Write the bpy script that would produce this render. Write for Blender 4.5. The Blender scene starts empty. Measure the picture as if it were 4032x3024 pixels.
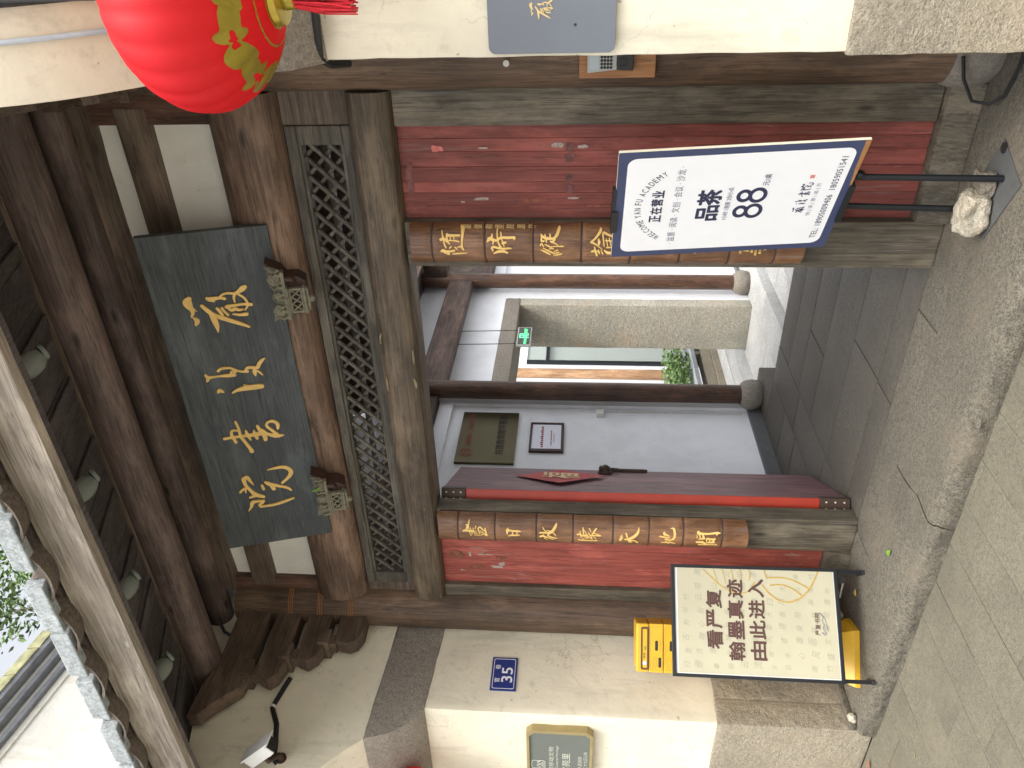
import bpy, bmesh, math, random, json
from mathutils import Vector, Matrix, noise
random.seed(7)
R = math.radians
scene = bpy.context.scene
COL = scene.collection

# ------------------------------------------------------------------ camera (phone held upright, file stored on its side)
cam_data = bpy.data.cameras.new('camera')
cam_data.sensor_width = 36.0
cam_data.lens = 27.67
cam_data.clip_start = 0.05
cam_data.clip_end = 400
cam = bpy.data.objects.new('camera', cam_data)
COL.objects.link(cam)
RT = Vector((0.83532046, 0.5495175, 0.0164393))
UP = Vector((0.02960689, -0.07482425, 0.99675712))
FW = Vector((-0.54896554, 0.8321249, 0.07877173))
m = Matrix.Identity(4)
for i in range(3):
    m[i][0] = -UP[i]; m[i][1] = RT[i]; m[i][2] = -FW[i]
m[0][3], m[1][3], m[2][3] = 0.0, -3.3, 1.64
cam.matrix_world = m
scene.camera = cam

# ------------------------------------------------------------------ sky, sun, exposure
SUN_EL, SUN_AZ = 60.0, 138.0      # azimuth of the sun seen from the gate, degrees from +y clockwise
world = bpy.data.worlds.new('World'); scene.world = world; world.use_nodes = True
wn = world.node_tree; wn.nodes.clear()
sky = wn.nodes.new('ShaderNodeTexSky'); sky.sky_type = 'NISHITA'; sky.sun_disc = False
sky.sun_elevation = R(SUN_EL); sky.sun_rotation = R(SUN_AZ)
sky.air_density = 1.0; sky.dust_density = 6.0; sky.ozone_density = 0.6
bg = wn.nodes.new('ShaderNodeBackground'); bg.inputs[1].default_value = 0.15
hs = wn.nodes.new('ShaderNodeHueSaturation'); hs.inputs['Saturation'].default_value = 0.22
wo = wn.nodes.new('ShaderNodeOutputWorld')
wn.links.new(sky.outputs[0], hs.inputs['Color']); wn.links.new(hs.outputs[0], bg.inputs[0]); wn.links.new(bg.outputs[0], wo.inputs[0])
sl = bpy.data.lights.new('sun', 'SUN'); sl.energy = 0.8; sl.angle = R(25); sl.color = (1.0, 0.93, 0.82)
so = bpy.data.objects.new('sun', sl); COL.objects.link(so)
az = R(SUN_AZ); sd = Vector((math.sin(az)*math.cos(R(SUN_EL)), math.cos(az)*math.cos(R(SUN_EL)), math.sin(R(SUN_EL))))
so.rotation_euler = sd.to_track_quat('Z', 'Y').to_euler(); so.location = (0, -8, 12)
scene.view_settings.view_transform = 'Standard'; scene.view_settings.look = 'None'
scene.view_settings.exposure = 1.35; scene.view_settings.gamma = 1.0
scene.view_settings.use_curve_mapping = False
scene.cycles.max_bounces = 8; scene.cycles.diffuse_bounces = 5

# ------------------------------------------------------------------ materials
def newmat(name):
    mt = bpy.data.materials.new(name); mt.use_nodes = True
    nt = mt.node_tree; b = nt.nodes['Principled BSDF']
    return mt, nt, b
def N(nt, t, **kw):
    n = nt.nodes.new(t)
    for k, v in kw.items(): setattr(n, k, v)
    return n
def coords(nt, scale=(1, 1, 1), rnd=True):
    tc = N(nt, 'ShaderNodeTexCoord'); src = tc.outputs['Object']
    if rnd:
        oi = N(nt, 'ShaderNodeObjectInfo'); mu = N(nt, 'ShaderNodeVectorMath', operation='SCALE')
        cx = N(nt, 'ShaderNodeCombineXYZ')
        for i in range(3): nt.links.new(oi.outputs['Random'], cx.inputs[i])
        nt.links.new(cx.outputs[0], mu.inputs[0]); mu.inputs['Scale'].default_value = 37.0
        ad = N(nt, 'ShaderNodeVectorMath', operation='ADD')
        nt.links.new(src, ad.inputs[0]); nt.links.new(mu.outputs[0], ad.inputs[1]); src = ad.outputs[0]
    mp = N(nt, 'ShaderNodeMapping'); mp.inputs['Scale'].default_value = scale
    nt.links.new(src, mp.inputs['Vector']); return mp.outputs[0]
def ramp(nt, fac, stops):
    r = N(nt, 'ShaderNodeValToRGB'); e = r.color_ramp.elements
    e[0].position = stops[0][0]; e[1].position = stops[-1][0]
    for p, c in stops[1:-1]: e.new(p)
    for i, (p, c) in enumerate(stops):
        e[i].position = p; e[i].color = (c[0], c[1], c[2], 1) if hasattr(c, '__len__') else (c, c, c, 1)
    nt.links.new(fac, r.inputs[0]); return r.outputs[0]
def noise_t(nt, vec, scale, detail=4, rough=0.55, dist=0.0):
    n = N(nt, 'ShaderNodeTexNoise'); n.inputs['Scale'].default_value = scale; n.inputs['Detail'].default_value = detail
    n.inputs['Roughness'].default_value = rough; n.inputs['Distortion'].default_value = dist
    nt.links.new(vec, n.inputs['Vector']); return n.outputs['Fac']
def mix(nt, fac, a, b, mode='MIX'):
    x = N(nt, 'ShaderNodeMix', data_type='RGBA', blend_type=mode)
    if isinstance(fac, (int, float)): x.inputs[0].default_value = fac
    else: nt.links.new(fac, x.inputs[0])
    for s, i in ((a, 6), (b, 7)):
        if isinstance(s, tuple): x.inputs[i].default_value = (*s[:3], 1)
        else: nt.links.new(s, x.inputs[i])
    return x.outputs[2]
def bump(nt, b, h, strength=0.3, dist=0.01):
    bp = N(nt, 'ShaderNodeBump'); bp.inputs['Strength'].default_value = strength; bp.inputs['Distance'].default_value = dist
    nt.links.new(h, bp.inputs['Height']); nt.links.new(bp.outputs[0], b.inputs['Normal'])
def flat(name, c, rough=0.6, metal=0.0, var=0.12, emit=0.0, bmp=0.0, scale=14):
    mt, nt, b = newmat(name)
    v = coords(nt); n = noise_t(nt, v, scale, 5, 0.6)
    r = ramp(nt, n, [(0.3, tuple(x*(1-var) for x in c)), (0.7, tuple(min(1, x*(1+var)) for x in c))])
    nt.links.new(r, b.inputs['Base Color']); b.inputs['Roughness'].default_value = rough; b.inputs['Metallic'].default_value = metal
    if emit: nt.links.new(r, b.inputs['Emission Color']); b.inputs['Emission Strength'].default_value = emit
    if bmp: bump(nt, b, n, bmp, 0.005)
    return mt
WOODK = 1.38
def wood(name, dark, light, axis='x', rough=0.62, worn=None, worn_amt=0.0, knots=True, grain=1.0, stain=0.5):
    mt, nt, b = newmat(name)
    dark = tuple(x*WOODK for x in dark); light = tuple(x*WOODK for x in light); long, cr = 0.8, 17.0
    sc = {'x': (long, cr, cr), 'y': (cr, long, cr), 'z': (cr, cr, long)}[axis]
    v = coords(nt, sc); v0 = coords(nt)
    g = noise_t(nt, v, 5.0*grain, 8, 0.68, 0.5)
    col = ramp(nt, g, [(0.34, dark), (0.5, tuple((a+c)/2 for a, c in zip(dark, light))), (0.66, light)])
    big = noise_t(nt, v0, 2.6, 4, 0.6)
    col = mix(nt, ramp(nt, big, [(0.38, stain), (0.62, 0.0)]), col, tuple(x*0.42 for x in dark), 'MIX')
    sc2 = {'x': (1.2, 4, 4), 'y': (4, 1.2, 4), 'z': (4, 4, 1.2)}[axis]
    b2 = noise_t(nt, coords(nt, sc2), 1.8, 5, 0.65)
    col = mix(nt, ramp(nt, b2, [(0.5, 0.0), (0.72, 0.65)]), col, tuple(min(1, x*1.65+0.012) for x in light))
    if knots:
        vo = N(nt, 'ShaderNodeTexVoronoi'); vo.inputs['Scale'].default_value = 1.0
        k = {'x': (2.4, 7, 7), 'y': (7, 2.4, 7), 'z': (7, 7, 2.4)}[axis]
        nt.links.new(coords(nt, k), vo.inputs['Vector'])
        col = mix(nt, ramp(nt, vo.outputs['Distance'], [(0.045, 0.85), (0.13, 0.0)]), col, tuple(x*0.25 for x in dark))
    # drying cracks and pale weathered streaks along the grain
    ck = {'x': (0.35, 13, 13), 'y': (13, 0.35, 13), 'z': (13, 13, 0.35)}[axis]
    c1 = noise_t(nt, coords(nt, ck), 2.1, 3, 0.6, 0.25)
    col = mix(nt, ramp(nt, c1, [(0.488, 0.0), (0.5, 0.7), (0.512, 0.0)]), col, tuple(x*0.3 for x in dark))
    c2 = noise_t(nt, coords(nt, tuple(x*1.7 for x in ck)), 3.3, 4, 0.7)
    col = mix(nt, ramp(nt, c2, [(0.60, 0.0), (0.70, 0.4)]), col, tuple(min(1, sum(light)/3*1.5+0.01) for x in light))
    if worn:
        sw = {'x': (1.4, 7, 7), 'y': (7, 1.4, 7), 'z': (7, 7, 1.4)}[axis]
        w = noise_t(nt, coords(nt, sw), 2.6, 7, 0.72, 0.3)
        t = 0.70 - worn_amt*0.2
        col = mix(nt, ramp(nt, w, [(t-0.02, 0.0), (t+0.02, 0.8)]), col, worn)
    nt.links.new(col, b.inputs['Base Color'])
    nt.links.new(ramp(nt, g, [(0.3, rough+0.15), (0.7, rough-0.1)]), b.inputs['Roughness'])
    bump(nt, b, g, 0.7, 0.004)
    return mt
def granite(name, c, rough=0.85, coarse=0.35, cdist=0.012, speck=0.55, scale=0.8, warm=None, stain=None):
    mt, nt, b = newmat(name); v = coords(nt)
    s = noise_t(nt, v, 170*scale, 3, 0.8); s2 = noise_t(nt, v, 60*scale, 3, 0.7)
    big = noise_t(nt, v, 2.2, 6, 0.62); mid = noise_t(nt, v, 24*scale, 5, 0.7)
    lo = tuple(x*(1-speck) for x in c); hi = tuple(min(1, x*(1+speck)) for x in c)
    col = ramp(nt, s, [(0.36, lo), (0.5, c), (0.64, hi)])
    col = mix(nt, 0.35, col, ramp(nt, s2, [(0.35, lo), (0.65, hi)]))
    col = mix(nt, ramp(nt, big, [(0.35, 0.55), (0.65, 0.0)]), col, tuple(x*0.6 for x in c))
    if warm: col = mix(nt, ramp(nt, noise_t(nt, v, 3.1, 5, 0.7, 0.4), [(0.5, 0.0), (0.7, 0.6)]), col, warm)
    if stain: col = mix(nt, ramp(nt, noise_t(nt, v, 1.3, 7, 0.7), [(0.52, 0.0), (0.68, 0.7)]), col, stain)
    nt.links.new(col, b.inputs['Base Color']); b.inputs['Roughness'].default_value = rough
    ad = N(nt, 'ShaderNodeMath', operation='ADD'); nt.links.new(mid, ad.inputs[0])
    m2 = N(nt, 'ShaderNodeMath', operation='MULTIPLY'); m2.inputs[1].default_value = 0.35; nt.links.new(s, m2.inputs[0]); nt.links.new(m2.outputs[0], ad.inputs[1])
    bump(nt, b, ad.outputs[0], coarse, cdist)
    return mt
def plaster(name, c, stain=(0.42, 0.38, 0.3), amt=0.5, crack=0.35, streak=True, rough=0.9):
    mt, nt, b = newmat(name); v = coords(nt, rnd=False)
    n1 = noise_t(nt, v, 2.0, 7, 0.65, 0.3); n2 = noise_t(nt, v, 11, 6, 0.7)
    col = ramp(nt, n1, [(0.3, tuple(x*0.86 for x in c)), (0.55, c), (0.75, tuple(min(1, x*1.05) for x in c))])
    col = mix(nt, ramp(nt, n2, [(0.56, 0.0), (0.75, 0.45*amt)]), col, stain)
    st = noise_t(nt, coords(nt, (5.0, 5.0, 0.7), rnd=False), 1.6, 6, 0.68)
    if streak: col = mix(nt, ramp(nt, st, [(0.54, 0.0), (0.74, 0.55*amt)]), col, stain)
    vo = N(nt, 'ShaderNodeTexVoronoi', feature='DISTANCE_TO_EDGE'); vo.inputs['Scale'].default_value = 3.4
    wv = N(nt, 'ShaderNodeVectorMath', operation='ADD'); nz = N(nt, 'ShaderNodeTexNoise'); nz.inputs['Scale'].default_value = 4.5; nz.inputs['Detail'].default_value = 6
    sc = N(nt, 'ShaderNodeVectorMath', operation='SCALE'); sc.inputs['Scale'].default_value = 0.55
    nt.links.new(v, nz.inputs['Vector']); nt.links.new(nz.outputs['Color'], sc.inputs[0]); nt.links.new(v, wv.inputs[0]); nt.links.new(sc.outputs[0], wv.inputs[1]); nt.links.new(wv.outputs[0], vo.inputs['Vector'])
    line = ramp(nt, vo.outputs['Distance'], [(0.0, 1.0), (0.012, 0.0)])
    gate = ramp(nt, noise_t(nt, v, 1.7, 3, 0.5), [(0.5, 0.0), (0.62, crack)])
    mu = N(nt, 'ShaderNodeMath', operation='MULTIPLY'); nt.links.new(line, mu.inputs[0]); nt.links.new(gate, mu.inputs[1])
    col = mix(nt, mu.outputs[0], col, (0.22, 0.19, 0.14))
    fl = ramp(nt, noise_t(nt, v, 42, 2, 0.4), [(0.74, 0.0), (0.77, 0.55)])
    col = mix(nt, fl, col, tuple(x*0.5 for x in stain))
    nt.links.new(col, b.inputs['Base Color']); b.inputs['Roughness'].default_value = rough
    bump(nt, b, n2, 0.28, 0.01)
    return mt

M = {}
M['post'] = wood('post_wood', (0.050, 0.031, 0.020), (0.125, 0.078, 0.047), 'z', worn=(0.17, 0.12, 0.08), worn_amt=0.15)
M['jamb'] = wood('jamb_wood', (0.040, 0.033, 0.023), (0.115, 0.097, 0.068), 'z')
M['lintel'] = wood('lintel_wood', (0.045, 0.034, 0.023), (0.125, 0.092, 0.060), 'x', worn=(0.30, 0.16, 0.09), worn_amt=0.25)
M['beam'] = wood('beam_wood', (0.066, 0.040, 0.027), (0.185, 0.118, 0.080), 'x', worn=(0.33, 0.25, 0.19), worn_amt=0.22, grain=0.8)
M['rail'] = wood('rail_wood', (0.060, 0.044, 0.032), (0.15, 0.11, 0.08), 'x')
M['member'] = wood('side_member_wood', (0.055, 0.028, 0.02), (0.12, 0.062, 0.042), 'z')
M['frame'] = wood('lattice_wood', (0.042, 0.036, 0.028), (0.10, 0.088, 0.068), 'x', knots=False)
M['purlin'] = wood('purlin_wood', (0.052, 0.036, 0.031), (0.13, 0.092, 0.078), 'x', worn=(0.22, 0.19, 0.15), worn_amt=0.1)
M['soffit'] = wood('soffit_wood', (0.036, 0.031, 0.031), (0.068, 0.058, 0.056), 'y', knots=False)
M['fascia'] = wood('fascia_wood', (0.13, 0.108, 0.085), (0.29, 0.25, 0.20), 'x', worn=(0.40, 0.36, 0.29), worn_amt=0.35, stain=0.3)
M['corbel'] = wood('corbel_wood', (0.045, 0.030, 0.021), (0.105, 0.072, 0.05), 'y', knots=False)
M['darkwood'] = wood('column_wood', (0.030, 0.015, 0.009), (0.115, 0.056, 0.032), 'z', rough=0.42)
M['darkbeam'] = wood('hall_beam_wood', (0.030, 0.018, 0.013), (0.09, 0.055, 0.042), 'y')
M['red'] = wood('red_painted_plank', (0.125, 0.028, 0.021), (0.185, 0.047, 0.036), 'z', worn=(0.22, 0.13, 0.11), worn_amt=0.3, stain=0.5, knots=False)
M['redl'] = wood('red_painted_worn_plank', (0.165, 0.030, 0.022), (0.26, 0.062, 0.044), 'z', worn=(0.34, 0.19, 0.15), worn_amt=0.35, stain=0.3, knots=False)
M['leaf'] = wood('door_leaf_paint', (0.095, 0.038, 0.046), (0.17, 0.078, 0.085), 'z', knots=False, rough=0.45, stain=0.2)
M['leafedge'] = flat('door_edge_red_paint', (0.36, 0.035, 0.018), 0.4, bmp=0.1)
M['iron'] = flat('iron_strap', (0.055, 0.032, 0.022), 0.6, 0.2, bmp=0.2)
M['rivet'] = flat('rivet_head', (0.75, 0.72, 0.65), 0.35, 0.3)
M['bamboo'] = wood('bamboo_skin', (0.080, 0.034, 0.015), (0.20, 0.100, 0.048), 'z', rough=0.25, knots=False, grain=1.5)
M['node'] = flat('bamboo_node', (0.060, 0.036, 0.028), 0.5, bmp=0.2)
M['gold'] = flat('gold_leaf', (0.82, 0.55, 0.18), 0.5, 0.1)
M['goldpale'] = flat('pale_gold_paint', (0.70, 0.52, 0.24), 0.5, 0.1)
M['board'] = wood('name_board_paint', (0.030, 0.036, 0.040), (0.060, 0.070, 0.076), 'x', knots=False, rough=0.5, grain=1.3, stain=0.25)
M['boardedge'] = flat('board_edge', (0.012, 0.013, 0.014), 0.6)
M['plaster'] = plaster('lime_plaster', (0.74, 0.69, 0.55), stain=(0.44, 0.41, 0.33), amt=1.25, crack=0.6)
M['plasterin'] = plaster('panel_plaster', (0.90, 0.89, 0.82), amt=0.25, crack=0.1)
M['hall'] = plaster('hall_white_paint', (0.82, 0.84, 0.88), amt=0.12, crack=0.03, streak=False)
M['granite'] = granite('rough_granite', (0.33, 0.29, 0.22), coarse=0.9, cdist=0.02, warm=(0.40, 0.33, 0.23))
M['granband'] = granite('grey_granite_band', (0.285, 0.255, 0.215), coarse=0.7, cdist=0.015)
M['grandark'] = granite('dark_granite', (0.16, 0.148, 0.128), coarse=0.6, cdist=0.01)
M['jambstone'] = granite('door_jamb_granite', (0.52, 0.49, 0.41), coarse=0.9, cdist=0.018, warm=(0.52, 0.39, 0.25), stain=(0.30, 0.32, 0.30), speck=0.8)
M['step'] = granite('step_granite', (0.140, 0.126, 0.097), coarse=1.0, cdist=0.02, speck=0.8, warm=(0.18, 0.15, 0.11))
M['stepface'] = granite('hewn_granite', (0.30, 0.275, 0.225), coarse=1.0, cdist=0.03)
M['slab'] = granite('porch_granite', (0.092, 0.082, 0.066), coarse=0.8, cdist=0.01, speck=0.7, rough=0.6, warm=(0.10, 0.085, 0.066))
M['paving'] = granite('street_granite', (0.134, 0.123, 0.090), coarse=0.35, cdist=0.004, speck=0.5, warm=(0.158, 0.140, 0.098))
M['court'] = granite('courtyard_granite', (0.50, 0.50, 0.49), coarse=0.9, cdist=0.012, stain=(0.30, 0.30, 0.29))
M['joint'] = flat('joint_mortar', (0.045, 0.042, 0.035), 0.95)
M['skirt'] = flat('grey_skirting_paint', (0.10, 0.105, 0.11), 0.7, bmp=0.1)
M['tile'] = granite('roof_tile_clay', (0.12, 0.095, 0.075), coarse=0.5, cdist=0.01, scale=0.4)
M['tileblock'] = granite('grey_brick_cap', (0.30, 0.33, 0.34), coarse=0.5, cdist=0.01, scale=0.4)
M['black'] = flat('black_metal', (0.013, 0.015, 0.018), 0.4, 0.2)
M['blackp'] = flat('black_plastic', (0.015, 0.015, 0.016), 0.5)
M['white'] = flat('white_plastic', (0.72, 0.72, 0.70), 0.45, var=0.04)
M['greypl'] = flat('grey_plastic', (0.40, 0.41, 0.40), 0.5, var=0.04)
M['yellow'] = flat('yellow_plastic', (0.66, 0.39, 0.025), 0.38, var=0.04)
M['yellowd'] = flat('yellow_panel_line', (0.42, 0.24, 0.02), 0.5)
M['brown'] = flat('brown_bezel', (0.10, 0.05, 0.02), 0.5)
M['navy'] = flat('navy_print', (0.042, 0.055, 0.125), 0.55, var=0.05)
M['navytext'] = flat('navy_ink', (0.022, 0.026, 0.07), 0.55, var=0.02)
M['greytext'] = flat('grey_ink', (0.17, 0.18, 0.24), 0.55, var=0.02)
M['paper'] = flat('white_print', (0.84, 0.85, 0.87), 0.6, var=0.015)
M['foam'] = flat('foam_board_core', (0.82, 0.78, 0.62), 0.8, var=0.06)
M['rust'] = flat('peeled_board_edge', (0.33, 0.16, 0.055), 0.9, bmp=0.4, scale=60)
M['sealred'] = flat('seal_red', (0.65, 0.22, 0.2), 0.6)
M['screen'] = flat('poster_paper', (0.44, 0.415, 0.30), 0.5, var=0.05, emit=0.02, scale=5)
M['screenw'] = flat('poster_white_margin', (0.78, 0.79, 0.77), 0.45, var=0.02, emit=0.05)
M['brownink'] = flat('brown_ink', (0.085, 0.038, 0.030), 0.6, var=0.03)
M['faint'] = flat('faint_ink', (0.33, 0.315, 0.235), 0.5, var=0.03)
M['goldline'] = flat('gold_line_print', (0.46, 0.31, 0.07), 0.5, var=0.2, scale=90)
M['signblue'] = flat('blue_enamel', (0.018, 0.040, 0.20), 0.35, var=0.05)
M['signwhite'] = flat('white_enamel', (0.80, 0.81, 0.82), 0.4, var=0.02)
M['greysign'] = flat('slate_grey_panel', (0.155, 0.175, 0.205), 0.5, var=0.03)
M['heritage'] = flat('green_grey_panel', (0.115, 0.130, 0.115), 0.5, var=0.04)
M['bronze'] = flat('bronze_frame', (0.33, 0.26, 0.12), 0.45, 0.3)
M['silvertext'] = flat('silver_ink', (0.55, 0.56, 0.48), 0.5)
M['brass'] = flat('brass_sheet', (0.115, 0.098, 0.055), 0.28, 0.8, var=0.15, scale=3)
M['darkink'] = flat('engraved_ink', (0.02, 0.018, 0.012), 0.7)
M['redink'] = flat('engraved_red_ink', (0.28, 0.05, 0.03), 0.7)
M['certframe'] = flat('dark_red_wood_frame', (0.045, 0.014, 0.012), 0.35)
M['certpaper'] = flat('certificate_paper', (0.78, 0.80, 0.90), 0.4, var=0.02)
M['redpaper'] = flat('red_paper', (0.46, 0.020, 0.022), 0.6)
M['exitgreen'] = flat('exit_green', (0.10, 0.85, 0.28), 0.5, emit=1.2)
M['exitblack'] = flat('exit_panel', (0.010, 0.018, 0.014), 0.3)
M['cable'] = flat('black_cable', (0.012, 0.012, 0.013), 0.55)
M['whitecable'] = flat('white_cable', (0.62, 0.62, 0.58), 0.6)
M['clearpipe'] = flat('pale_blue_pipe', (0.45, 0.52, 0.60), 0.3)
M['rope'] = flat('bamboo_rope', (0.27, 0.13, 0.05), 0.8, bmp=0.5, scale=60)
M['residue'] = flat('yellowed_paper', (0.26, 0.20, 0.11), 0.8, var=0.3, scale=40)
M['tapemark'] = flat('tape_stain', (0.15, 0.052, 0.046), 0.7, var=0.6, scale=35)
M['pinkpaper'] = flat('pink_paper', (0.55, 0.16, 0.14), 0.8, var=0.4, scale=70)
M['palepaper'] = flat('pale_paper_scrap', (0.34, 0.27, 0.24), 0.85, var=0.5, scale=60)
M['barewood'] = flat('bare_wood_patch', (0.22, 0.075, 0.045), 0.85, var=0.45, scale=30)
M['lamp'] = flat('lamp_cover', (0.185, 0.21, 0.185), 0.55, var=0.06)
M['basew'] = granite('stand_base_plate', (0.085, 0.088, 0.086), coarse=0.2, cdist=0.003, speck=0.2)
M['rock'] = granite('pale_rock', (0.52, 0.48, 0.38), coarse=1.0, cdist=0.03, warm=(0.50, 0.36, 0.24), scale=0.5)
M['rockb'] = granite('brown_rock', (0.22, 0.19, 0.15), coarse=1.0, cdist=0.03, scale=0.5)
M['carved'] = flat('carved_wood_grey', (0.19, 0.178, 0.125), 0.85, var=0.3, bmp=0.6, scale=45)
M['carvedbrown'] = flat('carved_wood_brown', (0.055, 0.026, 0.018), 0.6, var=0.25, bmp=0.3)
M['keyboard_wood'] = wood('backing_board_wood', (0.20, 0.085, 0.030), (0.32, 0.15, 0.06), 'z', rough=0.5, stain=0.1, knots=False)
M['lcd'] = flat('lcd_grey', (0.42, 0.48, 0.52), 0.3, var=0.02)
M['steel'] = flat('steel', (0.45, 0.44, 0.40), 0.3, 0.7)
M['greenleaf'] = flat('fresh_leaf', (0.16, 0.30, 0.03), 0.5, var=0.2)
M['yellowleaf'] = flat('yellow_leaf', (0.55, 0.36, 0.06), 0.6, var=0.2)
M['brownleaf'] = flat('brown_leaf', (0.20, 0.10, 0.05), 0.7, var=0.2)
M['foliage'] = flat('foliage', (0.11, 0.19, 0.055), 0.6, var=0.5, scale=3)
M['bark'] = wood('bark', (0.05, 0.04, 0.03), (0.12, 0.1, 0.08), 'z')
M['moss'] = flat('mossy_coping', (0.27, 0.27, 0.15), 0.95, var=0.4, bmp=0.5, scale=9)
M['ledge'] = flat('gable_ledge_brick', (0.17, 0.18, 0.20), 0.9, var=0.3, scale=9)
M['gable'] = plaster('gable_plaster', (0.66, 0.65, 0.60), stain=(0.45, 0.40, 0.28), amt=0.9, crack=0.2)
M['pinkcol'] = wood('pale_column_wood', (0.22, 0.12, 0.06), (0.42, 0.26, 0.15), 'z', rough=0.5, stain=0.2)
def lantern_mat():
    mt, nt, b = newmat('lantern_red_silk'); nt.nodes.remove(b)
    p = N(nt, 'ShaderNodeBsdfPrincipled'); p.inputs['Base Color'].default_value = (0.64, 0.014, 0.022, 1); p.inputs['Roughness'].default_value = 0.6
    t = N(nt, 'ShaderNodeBsdfTranslucent'); t.inputs[0].default_value = (0.80, 0.03, 0.03, 1)
    mx = N(nt, 'ShaderNodeMixShader'); mx.inputs[0].default_value = 0.42
    nt.links.new(p.outputs[0], mx.inputs[1]); nt.links.new(t.outputs[0], mx.inputs[2]); nt.links.new(mx.outputs[0], nt.nodes['Material Output'].inputs[0])
    return mt
M['lantern'] = lantern_mat()
M['lanterngold'] = flat('lantern_gold_print', (0.42, 0.33, 0.045), 0.3, 0.5, var=0.25, scale=7)
M['tassel'] = flat('tassel_red_thread', (0.60, 0.012, 0.025), 0.7, var=0.25, scale=80)
def glass_mat():
    mt, nt, b = newmat('window_glass')
    b.inputs['Base Color'].default_value = (0.75, 0.82, 0.78, 1); b.inputs['Roughness'].default_value = 0.03
    b.inputs['Transmission Weight'].default_value = 0.6; b.inputs['IOR'].default_value = 1.45
    return mt
M['glass'] = glass_mat()

# ------------------------------------------------------------------ mesh building
class MB:
    def __init__(s): s.v = []; s.f = []
    def add(s, vs, fs):
        o = len(s.v); s.v += [tuple(v) for v in vs]; s.f += [tuple(i+o for i in f) for f in fs]; return s
    def box(s, x0, x1, y0, y1, z0, z1):
        if x0 > x1: x0, x1 = x1, x0
        if y0 > y1: y0, y1 = y1, y0
        if z0 > z1: z0, z1 = z1, z0
        return s.add([(x0, y0, z0), (x1, y0, z0), (x1, y1, z0), (x0, y1, z0), (x0, y0, z1), (x1, y0, z1), (x1, y1, z1), (x0, y1, z1)],
                     [(0, 3, 2, 1), (4, 5, 6, 7), (0, 1, 5, 4), (1, 2, 6, 5), (2, 3, 7, 6), (3, 0, 4, 7)])
    def obox(s, o, a, b, c, la, lb, lc):   # corner o, axes a,b,c with lengths
        o = Vector(o); A, B, C_ = Vector(a)*la, Vector(b)*lb, Vector(c)*lc
        pts = [o, o+A, o+A+B, o+B]; pts += [p+C_ for p in pts]
        return s.add(pts, [(0, 3, 2, 1), (4, 5, 6, 7), (0, 1, 5, 4), (1, 2, 6, 5), (2, 3, 7, 6), (3, 0, 4, 7)])
    def prism(s, pts, off):
        n = len(pts); off = Vector(off); P = [Vector(p) for p in pts]
        return s.add(P+[p+off for p in P], [tuple(range(n))[::-1], tuple(range(n, 2*n))]+[(i, (i+1) % n, (i+1) % n+n, i+n) for i in range(n)])
    def tube(s, path, r, n=10, cap=True):
        P = [Vector(p) for p in path]; rr = r if hasattr(r, '__len__') else [r]*len(P)
        vs = []; fs = []; up = None
        for i, p in enumerate(P):
            t = (P[min(i+1, len(P)-1)]-P[max(i-1, 0)]).normalized()
            if up is None: up = t.orthogonal().normalized()
            up = (up-t*up.dot(t)).normalized(); w = t.cross(up)
            for k in range(n):
                a = 2*math.pi*k/n; vs.append(p+(up*math.cos(a)+w*math.sin(a))*rr[i])
        for i in range(len(P)-1):
            for k in range(n):
                k2 = (k+1) % n; fs.append((i*n+k, i*n+k2, (i+1)*n+k2, (i+1)*n+k))
        if cap: fs.append(tuple(range(n))[::-1]); fs.append(tuple((len(P)-1)*n+k for k in range(n)))
        return s.add(vs, fs)
    def lathe(s, prof, c, axis=(0, 0, 1), n=24, mod=None):   # prof [(r,h)]
        ax = Vector(axis).normalized(); u = ax.orthogonal().normalized(); w = ax.cross(u); c = Vector(c)
        vs = []; fs = []
        for r, h in prof:
            for k in range(n):
                a = 2*math.pi*k/n; q = r*(mod(a) if mod else 1); vs.append(c+ax*h+(u*math.cos(a)+w*math.sin(a))*q)
        for i in range(len(prof)-1):
            for k in range(n):
                k2 = (k+1) % n; fs.append((i*n+k, i*n+k2, (i+1)*n+k2, (i+1)*n+k))
        fs.append(tuple(range(n))[::-1]); fs.append(tuple((len(prof)-1)*n+k for k in range(n)))
        return s.add(vs, fs)
    def build(s, name, mat, parent=None, bevel=0.0, smooth=False, kind=None, label=None, seg=2, sub=0, disp=0.0, dscale=8.0):
        off = Vector((0, 0, 0)); p = parent
        while p is not None: off += p.location; p = p.parent
        me = bpy.data.meshes.new(name); me.from_pydata([tuple(Vector(v)-off) for v in s.v], [], s.f)
        bm = bmesh.new(); bm.from_mesh(me)
        if bevel:
            bmesh.ops.recalc_face_normals(bm, faces=bm.faces)
            bmesh.ops.bevel(bm, geom=[e for e in bm.edges if len(e.link_faces) == 2 and e.calc_face_angle(0) > 0.5], offset=bevel, segments=seg, affect='EDGES', profile=0.6, clamp_overlap=True)
        for _ in range(sub):
            L = [e for e in bm.edges if e.calc_length() > 0.05]
            bmesh.ops.subdivide_edges(bm, edges=L, cuts=1, use_grid_fill=True)
        if disp:
            bm.normal_update()
            for v in bm.verts:
                q = (v.co+off)*dscale
                v.co += v.normal*disp*(noise.noise(q)+0.5*noise.noise(q*2.3))
        bmesh.ops.recalc_face_normals(bm, faces=bm.faces)
        bm.to_mesh(me); bm.free()
        me.materials.append(M[mat] if isinstance(mat, str) else mat)
        if smooth:
            for pl in me.polygons: pl.use_smooth = True
            try: me.set_sharp_from_angle(angle=R(40))
            except Exception: pass
        o = bpy.data.objects.new(name, me); COL.objects.link(o)
        if parent is not None: o.parent = parent
        if kind: o['kind'] = kind
        if label: o['label'] = label
        return o
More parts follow.
